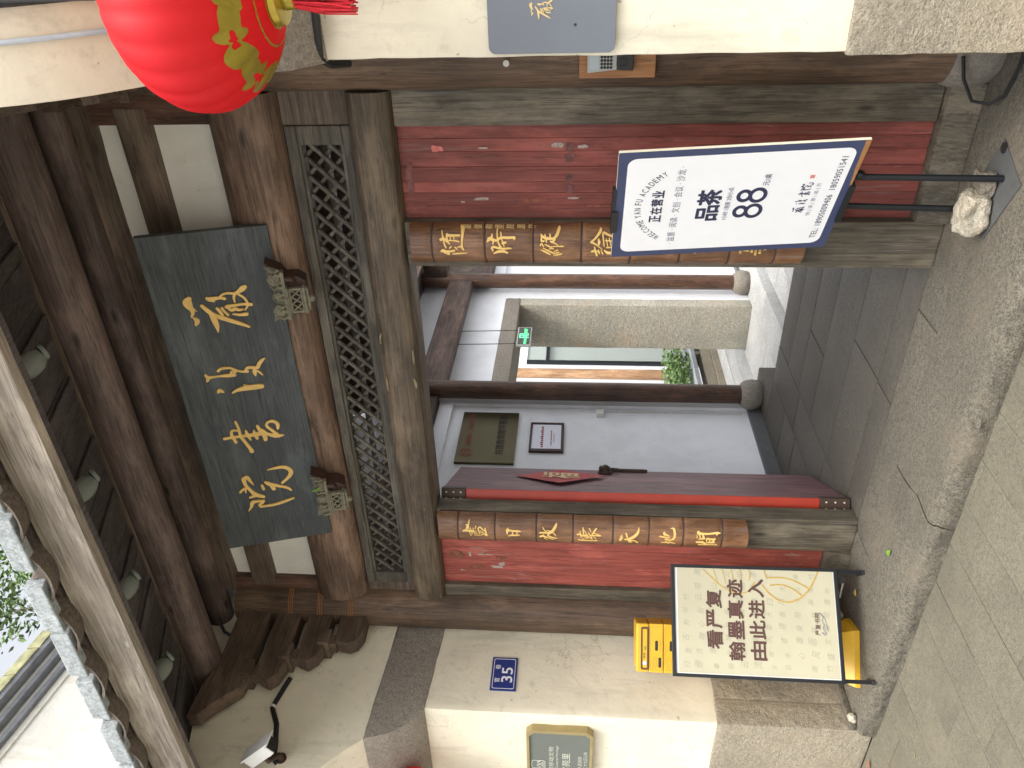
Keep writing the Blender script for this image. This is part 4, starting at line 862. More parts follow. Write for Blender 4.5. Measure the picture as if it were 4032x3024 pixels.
# ================================================================== bamboo couplets
COUPLET = json.loads('''{"R":[[[0.0813,2.225,0.0029,0.0625,2.2228,0.0028,0.0462,2.2195,0.005,0.0409,2.2301,0.0058],[0.0422,2.2301,0.0054,0.0431,2.2169,0.0067,0.0357,2.2038,0.0049,0.0213,2.1906,0.0018],[0.0344,2.217,0.0027,0.0199,2.2136,0.0032,0.0064,2.2083,0.0037],[0.0639,2.2012,0.006,0.0529,2.2036,0.0041,0.041,2.2005,0.0027],[0.0597,2.2005,0.006,0.0584,2.18,0.0055,0.0598,2.1484,0.005],[0.049,2.1878,0.0027,0.0397,2.1874,0.0022],[0.0503,2.172,0.002,0.0424,2.1715,0.0018],[0.037,2.2006,0.0027,0.0371,2.18,0.0025,0.0358,2.1642,0.0027,0.0327,2.1498,0.0027],[0.1088,2.1402,0.005,0.0925,2.1338,0.0081,0.0598,2.1347,0.0055,0.0332,2.1366,0.004,0.0093,2.1368,0.0041,-0.0012,2.1316,0.0037],[0.0087,2.1574,0.0018,0.012,2.144,0.0036,0.0107,2.1362,0.0032],[0.0037,2.1942,0.0018,0.0106,2.185,0.0036],[0.0098,2.1705,0.0018,0.0052,2.1634,0.0032,-0.0033,2.1587,0.0014],[-0.0108,2.2317,0.0029,-0.0064,2.222,0.0075,-0.0138,2.2094,0.0077,-0.0225,2.197,0.0055],[-0.0107,2.2065,0.0057,-0.0092,2.1878,0.0047,-0.0062,2.1729,0.0052],[-0.0224,2.1805,0.002,-0.0198,2.1569,0.0039,-0.0177,2.1182,0.0019]],[[0.0661,2.0056,0.0023,0.052,2.0067,0.005,0.044,2.0171,0.0067,0.0335,2.0251,0.0036],[0.0466,2.0198,0.0058,0.0401,1.9988,0.0062,0.0388,1.9806,0.0044,0.052,1.9675,0.004],[0.0362,1.9989,0.0049,0.0209,2.0022,0.0018],[0.0911,1.9821,0.003,0.0742,1.9836,0.0028,0.0441,1.9811,0.0036],[0.0742,1.9679,0.0028,0.0561,1.9655,0.0036],[0.0441,1.9805,0.0049,0.0499,1.9597,0.0054,0.0494,1.9388,0.0058,0.0505,1.9167,0.0054,0.05,1.9076,0.0058,0.0403,1.9101,0.0018],[0.0388,1.9819,0.004,0.0205,1.9743,0.0036,0.0085,1.968,0.005],[0.0428,1.9636,0.0022,0.0284,1.9571,0.0031,0.0112,1.9528,0.0018],[0.0258,1.9611,0.0036,0.0297,1.9467,0.0049],[0.0037,2.0075,0.0046,0.0111,1.9994,0.005,0.0049,1.976,0.0046,0.003,1.9551,0.0041,0.005,1.9328,0.0036,0.0045,1.921,0.0018],[-0.0013,2.0025,0.0037,-0.0085,2.0034,0.0024],[-0.0198,1.9995,0.0019,-0.0099,1.9792,0.0057,-0.0104,1.9556,0.0042,-0.0152,1.9401,0.0048],[-0.0012,1.9605,0.0028,-0.0083,1.9477,0.0028,-0.0183,1.9397,0.0024]],[[0.0656,1.7928,0.0026,0.0523,1.7908,0.0031,0.0365,1.7907,0.0043,0.0358,1.7805,0.0037],[0.0617,1.7917,0.0032,0.0486,1.7763,0.0056,0.0468,1.7618,0.0062,0.0468,1.7401,0.005,0.0637,1.7241,0.0064,0.0953,1.7149,0.0057,0.1063,1.7158,0.003],[0.0636,1.7765,0.0026,0.0431,1.7719,0.0043,0.0292,1.7682,0.0015],[0.0676,1.7549,0.0026,0.0505,1.7528,0.0037],[0.0351,1.7526,0.0025,0.0322,1.7436,0.0049,0.0431,1.7328,0.0037],[0.0304,1.7435,0.0028,0.0249,1.729,0.0028,0.0169,1.7188,0.0012],[0.0156,1.7961,0.0019,0.0248,1.7906,0.0037,0.0107,1.7805,0.0013],[0.0219,1.7761,0.0019,0.0138,1.758,0.0031,0.0017,1.7387,0.0016],[0.0131,1.7489,0.0016,0.0139,1.7253,0.0022,0.014,1.6964,0.0028],[-0.0008,1.7962,0.0013,-0.0096,1.7762,0.0039,-0.0233,1.7545,0.0034],[0.0062,1.7841,0.0019,-0.0055,1.7616,0.0032,-0.0179,1.7362,0.004],[0.0016,1.758,0.0019,0.0055,1.7398,0.0022],[-0.0086,1.7362,0.0016,-0.003,1.7216,0.0029],[-0.017,1.7308,0.0027,-0.0127,1.7162,0.0033],[-0.0278,1.7392,0.0014,-0.024,1.718,0.0034,-0.0195,1.7027,0.0024]],[[0.0964,1.5373,0.0032,0.0779,1.539,0.0059,0.0471,1.5601,0.0043,0.0326,1.577,0.0043],[0.0318,1.577,0.0049,0.0217,1.5559,0.0031,0.0,1.5283,0.0013],[0.0443,1.5457,0.0031,0.0308,1.5436,0.0061,0.0217,1.5444,0.0037],[0.0719,1.5264,0.0039,0.0719,1.5211,0.0052,0.0622,1.5031,0.0044,0.0565,1.4869,0.005],[0.066,1.5282,0.0032,0.0399,1.5248,0.0028,0.0144,1.5216,0.0019],[0.0381,1.5169,0.0025,0.0371,1.4936,0.0031],[0.0472,1.5135,0.0018,0.0145,1.5062,0.0022],[0.0491,1.501,0.0019,0.0182,1.4931,0.0022],[0.0106,1.5628,0.0025,-0.0028,1.5607,0.0045,-0.0089,1.5731,0.0045],[-0.0048,1.5624,0.0051,-0.0096,1.5496,0.0032],[-0.0109,1.5579,0.0039,-0.0284,1.5509,0.0042],[-0.0016,1.5463,0.0019,-0.0163,1.5411,0.004],[-0.0027,1.5344,0.0019,-0.0192,1.5266,0.0033],[-0.0039,1.5192,0.0032,-0.0148,1.5044,0.0059,-0.0127,1.4919,0.0046],[0.0089,1.5117,0.0022,0.0101,1.491,0.0028]]],"L":[[[0.0882,2.207,0.0021,0.0721,2.2097,0.0035,0.0545,2.211,0.0029,0.0294,2.2078,0.0024],[0.0576,2.2244,0.0035,0.0544,2.216,0.0052,0.0363,2.2211,0.0059],[0.0205,2.2417,0.0043,0.0249,2.2281,0.0067,0.0217,2.2081,0.0055,0.0196,2.1813,0.0049],[0.0425,2.2003,0.0018,0.0221,2.1963,0.0027,0.0026,2.1881,0.0023],[0.0411,2.1869,0.0021,0.0265,2.1828,0.0027,0.0031,2.1753,0.002],[0.0506,2.1701,0.0035,0.035,2.1749,0.0018],[0.0151,2.1721,0.0022,0.0201,2.1672,0.0028],[0.0033,2.1702,0.0019,0.008,2.1623,0.0029],[-0.0054,2.1791,0.0014,-0.0049,2.1489,0.0017],[0.0138,2.2067,0.0019,-0.0081,2.1961,0.0031],[0.0392,2.1574,0.0035,0.046,2.1457,0.0047,0.032,2.1307,0.0036,0.025,2.1175,0.0036],[0.0367,2.1574,0.003,0.0198,2.1528,0.0028,0.0042,2.1484,0.0023],[0.0258,2.1483,0.0015,0.0176,2.1277,0.0025],[0.016,2.1479,0.0016,0.0106,2.128,0.0022],[0.0398,2.118,0.0041,0.0212,2.1149,0.0049,-0.0043,2.1126,0.0054],[-0.0038,2.1438,0.0017,0.0043,2.1249,0.0029,-0.0003,2.1067,0.004]],[[0.0458,1.9906,0.0029,0.0293,1.9956,0.0072,0.0075,1.9951,0.0025],[0.0311,1.9973,0.006,0.0317,1.9807,0.0054,0.0299,1.9574,0.0048,0.0295,1.9375,0.0054,0.0281,1.9225,0.003],[0.0228,1.9658,0.0036,0.0043,1.9661,0.0039],[0.0237,1.9408,0.0027,0.0053,1.9428,0.0032],[-0.0059,1.9898,0.002,0.0009,1.9746,0.0046,0.0019,1.9512,0.0045,0.0046,1.9285,0.0032]],[[0.0548,1.7994,0.0026,0.0409,1.7916,0.0026,0.0279,1.7767,0.003],[0.0235,1.8147,0.0042,0.0249,1.7965,0.0042,0.025,1.7734,0.0042,0.0324,1.7536,0.003],[0.0378,1.7768,0.0023,0.0359,1.7602,0.0029,0.0243,1.7404,0.003,0.0067,1.7264,0.0025],[0.0098,1.776,0.0016,0.0256,1.7569,0.006,0.0481,1.7373,0.0081,0.0728,1.7262,0.0058,0.0834,1.7241,0.0018],[-0.0023,1.8132,0.0046,0.0037,1.7999,0.0058,-0.0067,1.7734,0.004,-0.0236,1.7354,0.0015],[0.0144,1.7949,0.0019,-0.0099,1.7884,0.0027,-0.023,1.7776,0.0015],[0.0071,1.7701,0.0044,-0.0055,1.7469,0.004,-0.0107,1.7221,0.0031]],[[0.0195,1.6086,0.0048,0.0219,1.5955,0.0048,0.0146,1.579,0.0043,0.0196,1.5529,0.0036],[0.0404,1.5952,0.0023,0.0239,1.5923,0.003,0.0029,1.588,0.0026],[0.0609,1.5782,0.0029,0.0463,1.5789,0.0029,0.0208,1.5742,0.0027],[0.0499,1.5764,0.0026,0.0378,1.5663,0.0026,0.0251,1.5602,0.0024],[0.0126,1.5806,0.0025,0.0112,1.5625,0.0028,0.0097,1.5477,0.0028],[-0.002,1.5672,0.002,0.0017,1.5541,0.0029,0.0022,1.5433,0.0026],[0.0561,1.5444,0.0034,0.0476,1.5387,0.0026,0.0364,1.5342,0.0012],[0.0373,1.5499,0.0017,0.0181,1.5397,0.0036,-0.005,1.5293,0.0046],[0.0574,1.5062,0.004,0.0413,1.5173,0.004,0.0185,1.5299,0.0042],[0.0322,1.5171,0.0023,0.0254,1.5006,0.0024,0.0172,1.4824,0.0036],[0.0184,1.5332,0.0024,0.0169,1.5102,0.003,0.0162,1.4873,0.0024],[0.0127,1.5248,0.0019,0.0047,1.5148,0.0022,-0.0054,1.5063,0.0013],[-0.0162,1.6031,0.0035,-0.02,1.5684,0.0025,-0.0207,1.4993,0.0025],[-0.0073,1.5786,0.0027,-0.0172,1.5701,0.0025]],[[0.0228,1.3668,0.0036,0.0066,1.3687,0.0082,-0.0097,1.3745,0.0061],[0.0355,1.3438,0.0046,0.0121,1.337,0.0037],[-0.0038,1.3509,0.0033,0.002,1.3235,0.007,0.0195,1.2983,0.0084,0.0441,1.2798,0.0063,0.0719,1.2751,0.0014],[-0.0126,1.3293,0.0041,-0.0098,1.3033,0.0034,-0.0158,1.2899,0.0038,-0.0269,1.2794,0.0045],[-0.0235,1.326,0.0022,-0.0227,1.3123,0.0037]],[[0.0246,1.1609,0.0041,0.0215,1.143,0.0042,0.017,1.1072,0.0027],[0.0488,1.1377,0.004,0.0383,1.1374,0.0069,0.0324,1.121,0.0046,0.0276,1.1111,0.0023],[0.0071,1.1308,0.0044,0.0051,1.1161,0.0044,-0.0045,1.1095,0.0026],[0.0706,1.1042,0.0014,0.0717,1.0898,0.0057,0.0541,1.0838,0.0062,0.0294,1.0815,0.0058,0.0087,1.0905,0.0043,0.0024,1.1094,0.0029],[-0.0183,1.1515,0.0021,-0.0162,1.1224,0.0031],[-0.0061,1.1249,0.0023,-0.0213,1.1132,0.0043,-0.0142,1.1048,0.0031],[-0.0091,1.1053,0.002,-0.0189,1.0914,0.0032,-0.0238,1.0763,0.0026]],[[0.0621,0.9543,0.003,0.0506,0.9562,0.0087,0.0476,0.9411,0.0064,0.0472,0.9198,0.0049,0.0485,0.8943,0.0049,0.0524,0.8689,0.006,0.0541,0.8519,0.0064,0.0532,0.8381,0.0015],[0.0494,0.8549,0.0038,0.0395,0.8581,0.0011],[0.0399,0.9639,0.0015,0.0291,0.9616,0.0027,0.0203,0.9631,0.0012],[0.0392,0.9483,0.0023,0.0235,0.9458,0.0027],[0.0387,0.9305,0.0042,0.0254,0.9272,0.0051,0.0205,0.9225,0.0043],[0.0119,0.9539,0.0016,0.0178,0.9394,0.0036,0.0192,0.9224,0.0036],[-0.0065,0.9607,0.0066,-0.0058,0.9458,0.0065,-0.0082,0.9284,0.0066,-0.0176,0.9101,0.0037],[0.0061,0.9331,0.0017,-0.0049,0.9266,0.003],[-0.0289,0.9517,0.0015,-0.0257,0.9005,0.0017,-0.0235,0.8515,0.0017],[0.0131,0.9113,0.004,0.0199,0.9054,0.0047,0.0166,0.8881,0.0056,0.0201,0.866,0.0039],[0.0104,0.911,0.0029,-0.0073,0.9088,0.002],[0.0055,0.8935,0.0037,-0.0034,0.8925,0.0039],[0.0175,0.8668,0.0028,0.0019,0.8771,0.0042,-0.0023,0.8691,0.0051],[-0.0086,0.9026,0.0031,-0.0056,0.8859,0.0044,-0.0038,0.869,0.0047]]]}''')
class CylFrame:            # the bulging face of a half bamboo: x runs round it, y is height
    def __init__(s, cx, cy, rx, ry): s.c = (cx, cy, rx, ry)
    def p(s, x, y, d=0.0):
        cx, cy, rx, ry = s.c; t = max(-1.5, min(1.5, x/rx)); return Vector((cx+(rx+d)*math.sin(t), cy-(ry+d)*math.cos(t), y))
def couplet(cx, z0, z1, nodes, chars, boxes, lab, small=None, chx=0.0, brush=None):
    t = thing('bamboo_couplet', lab, 'couplet board', (cx, -0.07, z0), 'bamboo couplet boards')
    cy, r = -0.052, 0.092; n = 18; zs = sorted(set([z0, z1]+[z for q in nodes for z in (q-0.035, q-0.012, q, q+0.012, q+0.035)])); vs = []; fs = []
    def rad(z):
        dd = min([abs(z-q) for q in nodes]+[1]); return r+(0.0025 if 0.008 < dd < 0.02 else (-0.002 if dd < 0.004 else 0))
    for z in zs:
        for k_ in range(n+1):
            a = math.pi+math.pi*k_/n; q = rad(z); zz = z+(0.012*math.sin(a*1.0) if z in (z0, z1) else 0); vs.append((cx+q*math.cos(a), cy+q*math.sin(a)*0.86, zz))
    m_ = n+1
    for i in range(len(zs)-1):
        for k_ in range(n): fs.append((i*m_+k_, i*m_+k_+1, (i+1)*m_+k_+1, (i+1)*m_+k_))
        fs.append((i*m_, (i+1)*m_, (i+1)*m_+n, i*m_+n))
    fs.append(tuple(range(m_))); fs.append(tuple((len(zs)-1)*m_+k_ for k_ in range(m_))); mb = MB(); mb.add(vs, fs); mb.build('bamboo_half', 'bamboo', t, smooth=True)
    for q in nodes:
        mb = MB(); mb.tube([(cx+(r+0.001)*math.cos(math.pi+math.pi*k_/n), cy+(r+0.001)*0.86*math.sin(math.pi+math.pi*k_/n), q) for k_ in range(n+1)], 0.004, 6); mb.build('bamboo_node', 'node', t, smooth=True)
    f = FY(cy)
    def onto(body, x0, za, x1, zb, bold, name, shear=0.12):
        mb = MB(); text(mb, f, body, x0, za, x1, zb, d=0.0, bold=bold, shear=shear)
        me = bpy.data.meshes.new('tmp'); me.from_pydata(mb.v, [], mb.f); bm = bmesh.new(); bm.from_mesh(me)
        for i in range(-8, 9): bmesh.ops.bisect_plane(bm, geom=bm.verts[:]+bm.edges[:]+bm.faces[:], plane_co=(cx+i*0.0115, 0, 0), plane_no=(1, 0, 0))
        for v in bm.verts:
            u = max(-0.96, min(0.96, (v.co.x-cx)/r)); v.co.y = cy-0.86*r*math.sqrt(1-u*u)-0.0028
        o = MB(); o.v = [tuple(v.co) for v in bm.verts]; bm.verts.index_update(); o.f = [tuple(v.index for v in fc.verts) for fc in bm.faces]; bm.free(); bpy.data.meshes.remove(me)
        o.build(name, 'gold' if name == 'character' else 'goldpale', t)
    cyf = CylFrame(cx, cy, r, r*0.86)
    for bc in (COUPLET[brush] if brush else []):
        mb = MB()
        for i, s_ in enumerate(bc): ribbon(mb, cyf, [tuple(s_[j:j+3]) for j in range(0, len(s_), 3)], 0.0015, 0.002+0.00012*i)
        mb.build('character', 'gold', t)
    for ch, (za, zb) in list(zip(chars, boxes))[len(COUPLET[brush]) if brush else 0:]:
        h = zb-za; w_ = min(0.105, max(0.075, h*0.88)); onto(ch, cx+chx-w_/2, za, cx+chx+w_/2, zb, 0.012, 'character')
    if small:
        for i, ch in enumerate(small): mb = MB(); text(mb, cyf, ch, 0.093, 2.098-i*0.047, 0.119, 2.134-i*0.047, 0.0025, bold=0.01, shear=0.1); mb.build('small_character', 'goldpale', t)
couplet(-3.093, 0.700, 2.392, [2.272, 2.066, 1.836, 1.634, 1.416, 1.222, 1.037, 0.83], '盡日放懷天地間', [(2.11, 2.246), (1.924, 2.005), (1.721, 1.817), (1.483, 1.611), (1.273, 1.377), (1.072, 1.161), (0.837, 0.965)],
        'brown half bamboo board with seven golden characters, hanging left of the open doorway', chx=-0.005, brush='L')
couplet(-1.388, 0.688, 2.378, [2.272, 2.039, 1.828, 1.62, 1.41, 1.2, 0.99, 0.80], '隨時縱論古今事', [(2.115, 2.238), (1.908, 2.03), (1.70, 1.82), (1.49, 1.605), (1.28, 1.39), (1.07, 1.18), (0.84, 0.96)],
        'brown half bamboo board with golden characters, partly behind the tea price board', small='嚴復翰墨館惠存', chx=0.03, brush='R')

# ================================================================== tea price board on its stand
def bframe(x, y, z, yaw, lean):
    a = Vector((math.cos(yaw), math.sin(yaw), 0)); n_ = Vector((math.sin(yaw), -math.cos(yaw), 0)); u = Vector((0, 0, math.cos(lean)))-n_*math.sin(lean)
    return Frame((x, y, z), a, u)
rb = bframe(-1.08, -0.35, 0.63, -0.49, -0.065)
t = thing('sign_stand', 'white tea price board with navy border on a black two pole stand', 'sign', (-1.08, -0.35, 0.1))
HW, HH = 0.2925, 0.868
mb = MB(); plate(mb, rb, [(-HW, 0), (HW, 0), (HW, HH), (-HW, HH)], -0.012, -0.0006); mb.build('foam_core', 'foam', t)
mb = MB(); plate(mb, rb, [(-HW, 0), (HW, 0), (HW, HH), (-HW, HH)], -0.0004, 0.0); mb.build('printed_border', 'navy', t)
mb = MB(); plate(mb, rb, rrect(-0.2605, 0.034, 0.2605, 0.834, 0.035), 0.0004, 0.0008); mb.build('printed_field', 'paper', t)
mb = MB(); pts = [(0.04, 0.0006)]
for i in range(13): pts.append((0.04+0.2525*i/12, 0.006+0.018*(i/12)**0.8*(0.7+0.5*abs(noise.noise(Vector((i*0.9, 2, 0)))))))
pts.append((HW, 0.0006)); plate(mb, rb, pts, 0.0002, 0.0012); mb.build('peeled_edge', 'rust', t)
D_ = 0.0018; nv = MB(); gy = MB()
s = 'WELCOME YAN FU ACADEMY'; adv = [0.55 if c == ' ' else (1.25 if c in 'MW' else (0.8 if c in 'LEF' else 1.0)) for c in s]; tot = sum(adv)-0.5*(adv[0]+adv[-1]); th = -R(52.6); cr_, cyy = 0.222, 0.560; acc = 0
for i, c in enumerate(s):
    if i: acc += (adv[i-1]+adv[i])/2
    a = th+R(105.2)*acc/tot
    if c != ' ':
        w_, h_ = 0.0175*adv[i], 0.0255; x, y = cr_*math.sin(a)+0.001, cyy+cr_*math.cos(a); text(nv, rb, c, x-w_/2*0.85, y-h_/2, x+w_/2*0.85, y+h_/2, D_, rot=-a)
nv.build('lettering', 'navytext', t); nv = MB()
for i, c in enumerate('正在营业'): text(nv, rb, c, -0.083+0.0457*i, 0.689, -0.083+0.0457*i+0.038, 0.732, D_, bold=0.028)
text(gy, rb, '· 盆景 · 阅读 · 文创 · 会议 · 沙龙 ·', -0.222, 0.621, 0.213, 0.652, D_)
nv.build('lettering', 'navytext', t); nv = MB(); gy.build('grey_lettering', 'greytext', t); gy = MB()
text(nv, rb, '品', -0.088, 0.472, -0.005, 0.553, D_, bold=0.035); text(nv, rb, '茶', 0.001, 0.472, 0.083, 0.558, D_, bold=0.035)
text(gy, rb, '1小时 1泡茶 2份小点', -0.090, 0.432, 0.090, 0.453, D_, bold=0.006)
nv.build('lettering', 'navytext', t); nv = MB(); gy.build('grey_lettering', 'greytext', t); gy = MB()
for cx in (-0.046, 0.041):
    for cy_, rx, ry in ((0.387, 0.027, 0.0215), (0.337, 0.034, 0.0275)):
        n = 28; mb_o = [(cx+(rx+0.0075)*math.cos(2*math.pi*k/n), cy_+(ry+0.0075)*math.sin(2*math.pi*k/n)) for k in range(n)]; mb_i = [(cx+(rx-0.009)*math.cos(2*math.pi*k/n), cy_+(ry-0.007)*math.sin(2*math.pi*k/n)) for k in range(n)]
        ringplate(nv, rb, mb_o, mb_i, 0.0009, D_+(0.0002 if cy_ > 0.36 else 0.0))
text(gy, rb, '元/桌', 0.092, 0.307, 0.152, 0.332, D_, bold=0.01)
nv.build('price_digits', 'navytext', t); nv = MB(); gy.build('grey_lettering', 'greytext', t); gy = MB()
def mini(mb, fr_, x0, y0, sc, d, th=0.0004):
    """the four brush characters of the name board, small"""
    for ci, key in enumerate('abcd'):
        dx = (0.395-(0.5, 0.16, -0.14, -0.44)[0])*0; cx0 = (0.545, 0.17, -0.16, -0.47)[ci]; tx = (-0.45, -0.15, 0.16, 0.47)[ci]
        for i, s_ in enumerate(STROKES[key]):
            ribbon(mb, fr_, [((s_[j]-cx0+tx+0.65)*sc+x0, (s_[j+1]-0.27)*sc+y0, s_[j+2]*sc) for j in range(0, len(s_), 3)], d+0.00008*i, th, n=3)
mini(nv, rb, -0.082, 0.164, 0.148, D_)
text(gy, rb, '悦 | 读 | 思 | 远 | 方', -0.089, 0.112, 0.090, 0.131, D_)
nv.build('brush_lettering', 'navytext', t); nv = MB()
text(nv, rb, 'TEL: 18905009406  18059051541', -0.227, 0.056, 0.220, 0.079, D_, spacing=1.05)
nv.build('lettering', 'navytext', t); gy.build('grey_lettering', 'greytext', t)
mb = MB(); plate(mb, rb, [(0.117, 0.149), (0.134, 0.149), (0.134, 0.166), (0.117, 0.166)], 0.0009, 0.0014); mb.build('red_seal', 'sealred', t)
mb = MB(); plate(mb, rb, [(-0.13, HH-0.012), (-0.01, HH-0.012), (-0.01, HH+0.012), (-0.13, HH+0.012)], 0.001, 0.008); plate(mb, rb, [(0.0, HH-0.001), (0.108, HH-0.001), (0.108, HH+0.012), (0.0, HH+0.012)], -0.02, 0.004); plate(mb, rb, [(-0.13, HH), (0.0, HH), (0.0, HH+0.012), (-0.13, HH+0.012)], -0.02, 0.001); mb.build('top_clip', 'black', t, bevel=0.001, seg=1)
mb = MB(); plate(mb, rb, [(-0.128, -0.014), (0.07, -0.014), (0.07, 0.008), (-0.128, 0.008)], 0.001, 0.010); plate(mb, rb, [(-0.128, -0.014), (0.07, -0.014), (0.07, -0.001), (-0.128, -0.001)], -0.03, 0.001); mb.build('bottom_tray', 'black', t, bevel=0.001, seg=1)
for sx, foot in ((0.080, (-0.995, -0.392)), (-0.078, (-1.150, -0.290))):
    mb = MB(); top = rb.p(sx, HH*0.9, -0.03); mb.tube([top, rb.p(sx, -0.02, -0.028), (foot[0], foot[1], 0.106)], [0.008, 0.0125, 0.0135], 8); mb.build('pole', 'black', t, smooth=True)
mb = MB(); mb.lathe([(0.011, 0), (0.016, 0.004), (0.016, 0.014), (0.010, 0.018)], rb.p(0.095, -0.025, -0.02), axis=rb.a, n=12); mb.lathe([(0.007, 0), (0.01, 0.004), (0.01, 0.012), (0.005, 0.014)], rb.p(-0.105, -0.022, -0.02), axis=-rb.a, n=10); mb.build('thumb_screw', 'black', t)
# plate: corners on the floor
c1, c2, c3 = Vector((-0.875, -0.317, 0)), Vector((-0.978, -0.514, 0)), Vector((-1.235, -0.378, 0)); c4 = c1+c3-c2
mb = MB(); mb.prism([(v.x, v.y, 0.1005) for v in (c1, c2, c3, c4)], (0, 0, 0.0065)); bp_ = mb.build('base_plate', 'basew', t, bevel=0.002)
mb = MB(); mb.lathe([(0.020, 0), (0.020, 0.004), (0.008, 0.004), (0.008, 0.0045)], (-0.90, -0.335, 0.1065), n=16); mb.build('hanging_eyelet', 'blackp', bp_)
def rock(name, mat, c, r, seed, lab, cat='rock'):
    bm = bmesh.new(); bmesh.ops.create_icosphere(bm, subdivisions=4, radius=1)
    for v in bm.verts:
        q = v.co.copy(); d_ = 1+0.45*noise.noise(q*1.1+Vector((seed, 0, 0)))+0.12*noise.noise(q*3+Vector((0, seed, 0)))+0.04*noise.noise(q*8)
        f_ = max(abs(q.x), abs(q.y)*0.95, abs(q.z)*1.05); d_ *= 0.88/max(0.78, f_)
        v.co = Vector((q.x*r[0], q.y*r[1], q.z*r[2]))*d_
    mb = MB(); lo = min(v.co.z for v in bm.verts)
    mb.v = [(v.co.x+c[0], v.co.y+c[1], v.co.z-lo+c[2]) for v in bm.verts]; mb.f = [tuple(v.index for v in f.verts) for f in bm.faces]; bm.free()
    return tag(mb.build(name, mat, smooth=True), lab, cat)
rock('rock', 'rock', (-1.14, -0.355, 0.107), (0.078, 0.052, 0.055), 4.2, 'pale triangular rock weighing down the base plate of the tea price board')
rock('rock', 'rockb', (-1.045, -0.325, 0.107), (0.055, 0.05, 0.03), 8.1, 'small flat brown stone on the base plate between the two poles')
rock('pebble', 'rock', (-3.885, -0.625, 0.099), (0.028, 0.022, 0.02), 2.2, 'small white pebble at the left end of the step', 'pebble')
rock('pebble', 'rock', (-3.60, -0.17, 0.099), (0.02, 0.02, 0.02), 5.2, 'small pale knob shaped pebble on the floor behind the poster stand', 'pebble')

# ================================================================== lit poster stand
lb = bframe(-3.33, -0.47, 0.242, 0.884, 0.049)
t = thing('poster_stand', 'black framed poster stand with cream poster and three rows of dark brown characters', 'sign', (-3.33, -0.47, 0.1))
HW, HH = 0.286, 0.862
mb = MB(); ringplate(mb, lb, [(-HW, 0), (HW, 0), (HW, HH), (-HW, HH)], [(-0.269, 0.019), (0.269, 0.019), (0.269, 0.842), (-0.269, 0.842)], -0.03, 0.004); mb.build('frame', 'black', t, bevel=0.002)
mb = MB(); plate(mb, lb, [(-0.27, 0.018), (0.27, 0.018), (0.27, 0.843), (-0.27, 0.843)], -0.02, -0.004); mb.build('backlit_sheet', 'screenw', t)
mb = MB(); plate(mb, lb, [(-0.264, 0.022), (0.2685, 0.022), (0.2685, 0.830), (-0.264, 0.830)], -0.0035, -0.003); mb.build('poster', 'screen', t)
ft = MB(); rr = random.Random(5); pool = '天地日月山水无有情心光明清气象古今书画文章道德风云春秋成列盛端崇林竹流激湍映带左右'
for i in range(8):
    for j in range(11):
        if rr.random() < 0.12: continue
        x = -0.235+0.066*i+rr.uniform(-0.006, 0.006); y = 0.05+0.072*j+rr.uniform(-0.01, 0.01); w_ = rr.uniform(0.026, 0.036)
        text(ft, lb, pool[rr.randrange(len(pool))], x, y, x+w_, y+w_*rr.uniform(0.9, 1.25), -0.0026, shear=0.2, rot=rr.uniform(-0.12, 0.12))
ft.build('faint_calligraphy', 'faint', t, kind='stuff')
gl = MB()
def arc(pts, w=0.0032, d=-0.0022): ribbon(gl, lb, [(x, y, w) for x, y in pts], d, 0.0004, n=6)
arc([(0.262, 0.690), (0.225, 0.650), (0.18, 0.60), (0.150, 0.54), (0.145, 0.488), (0.165, 0.45), (0.205, 0.425)])
for k in range(5): arc([(0.2675, 0.640-0.047*k), (0.235, 0.628-0.045*k), (0.190+0.006*k, 0.615-0.04*k)], 0.0026, -0.0021+0.0001*k)
arc([(0.190, 0.3855), (0.15, 0.355), (0.1164, 0.307), (0.108, 0.25), (0.129, 0.196), (0.175, 0.148), (0.225, 0.118), (0.2675, 0.098)], 0.0038, -0.0015)
arc([(0.2675, 0.372), (0.240, 0.368), (0.2266, 0.36)], 0.003, -0.0014); arc([(0.2266, 0.362), (0.232, 0.30), (0.2244, 0.242), (0.20, 0.185), (0.1775, 0.146)], 0.0034, -0.0013)
arc([(0.19, 0.345), (0.195, 0.29), (0.178, 0.235), (0.145, 0.19)], 0.0036, -0.0012)
gl.build('gold_line_drawing', 'goldline', t)
bt = MB()
for row, (xs, y0) in (('看严复', ([-0.140, -0.036, 0.066], 0.602)), ('翰墨真迹', ([-0.194, -0.088, 0.015, 0.122], 0.491)), ('由此进入', ([-0.188, -0.083, 0.020, 0.127], 0.382))):
    for c, x in zip(row, xs): text(bt, lb, c, x, y0, x+0.091, y0+0.078, -0.0009, bold=0.03)
    bt.build('lettering', 'brownink', t); bt = MB()
for i, c in enumerate('严复书院'): text(bt, lb, c, -0.054+0.0295*i, 0.104, -0.054+0.0295*i+0.025, 0.130, -0.0009, bold=0.008)
bt.build('lettering', 'brownink', t)
sg = MB(); ribbon(sg, lb, [(-0.055, 0.080, 0.001), (-0.040, 0.098, 0.001), (-0.045, 0.075, 0.001), (-0.02, 0.09, 0.0009), (0.0, 0.085, 0.0009), (0.02, 0.094, 0.0009), (0.035, 0.088, 0.0009), (0.06, 0.104, 0.0008), (0.03, 0.080, 0.0008), (-0.03, 0.068, 0.0007)], -0.0008, 0.0004); sg.build('signature_print', 'greytext', t)
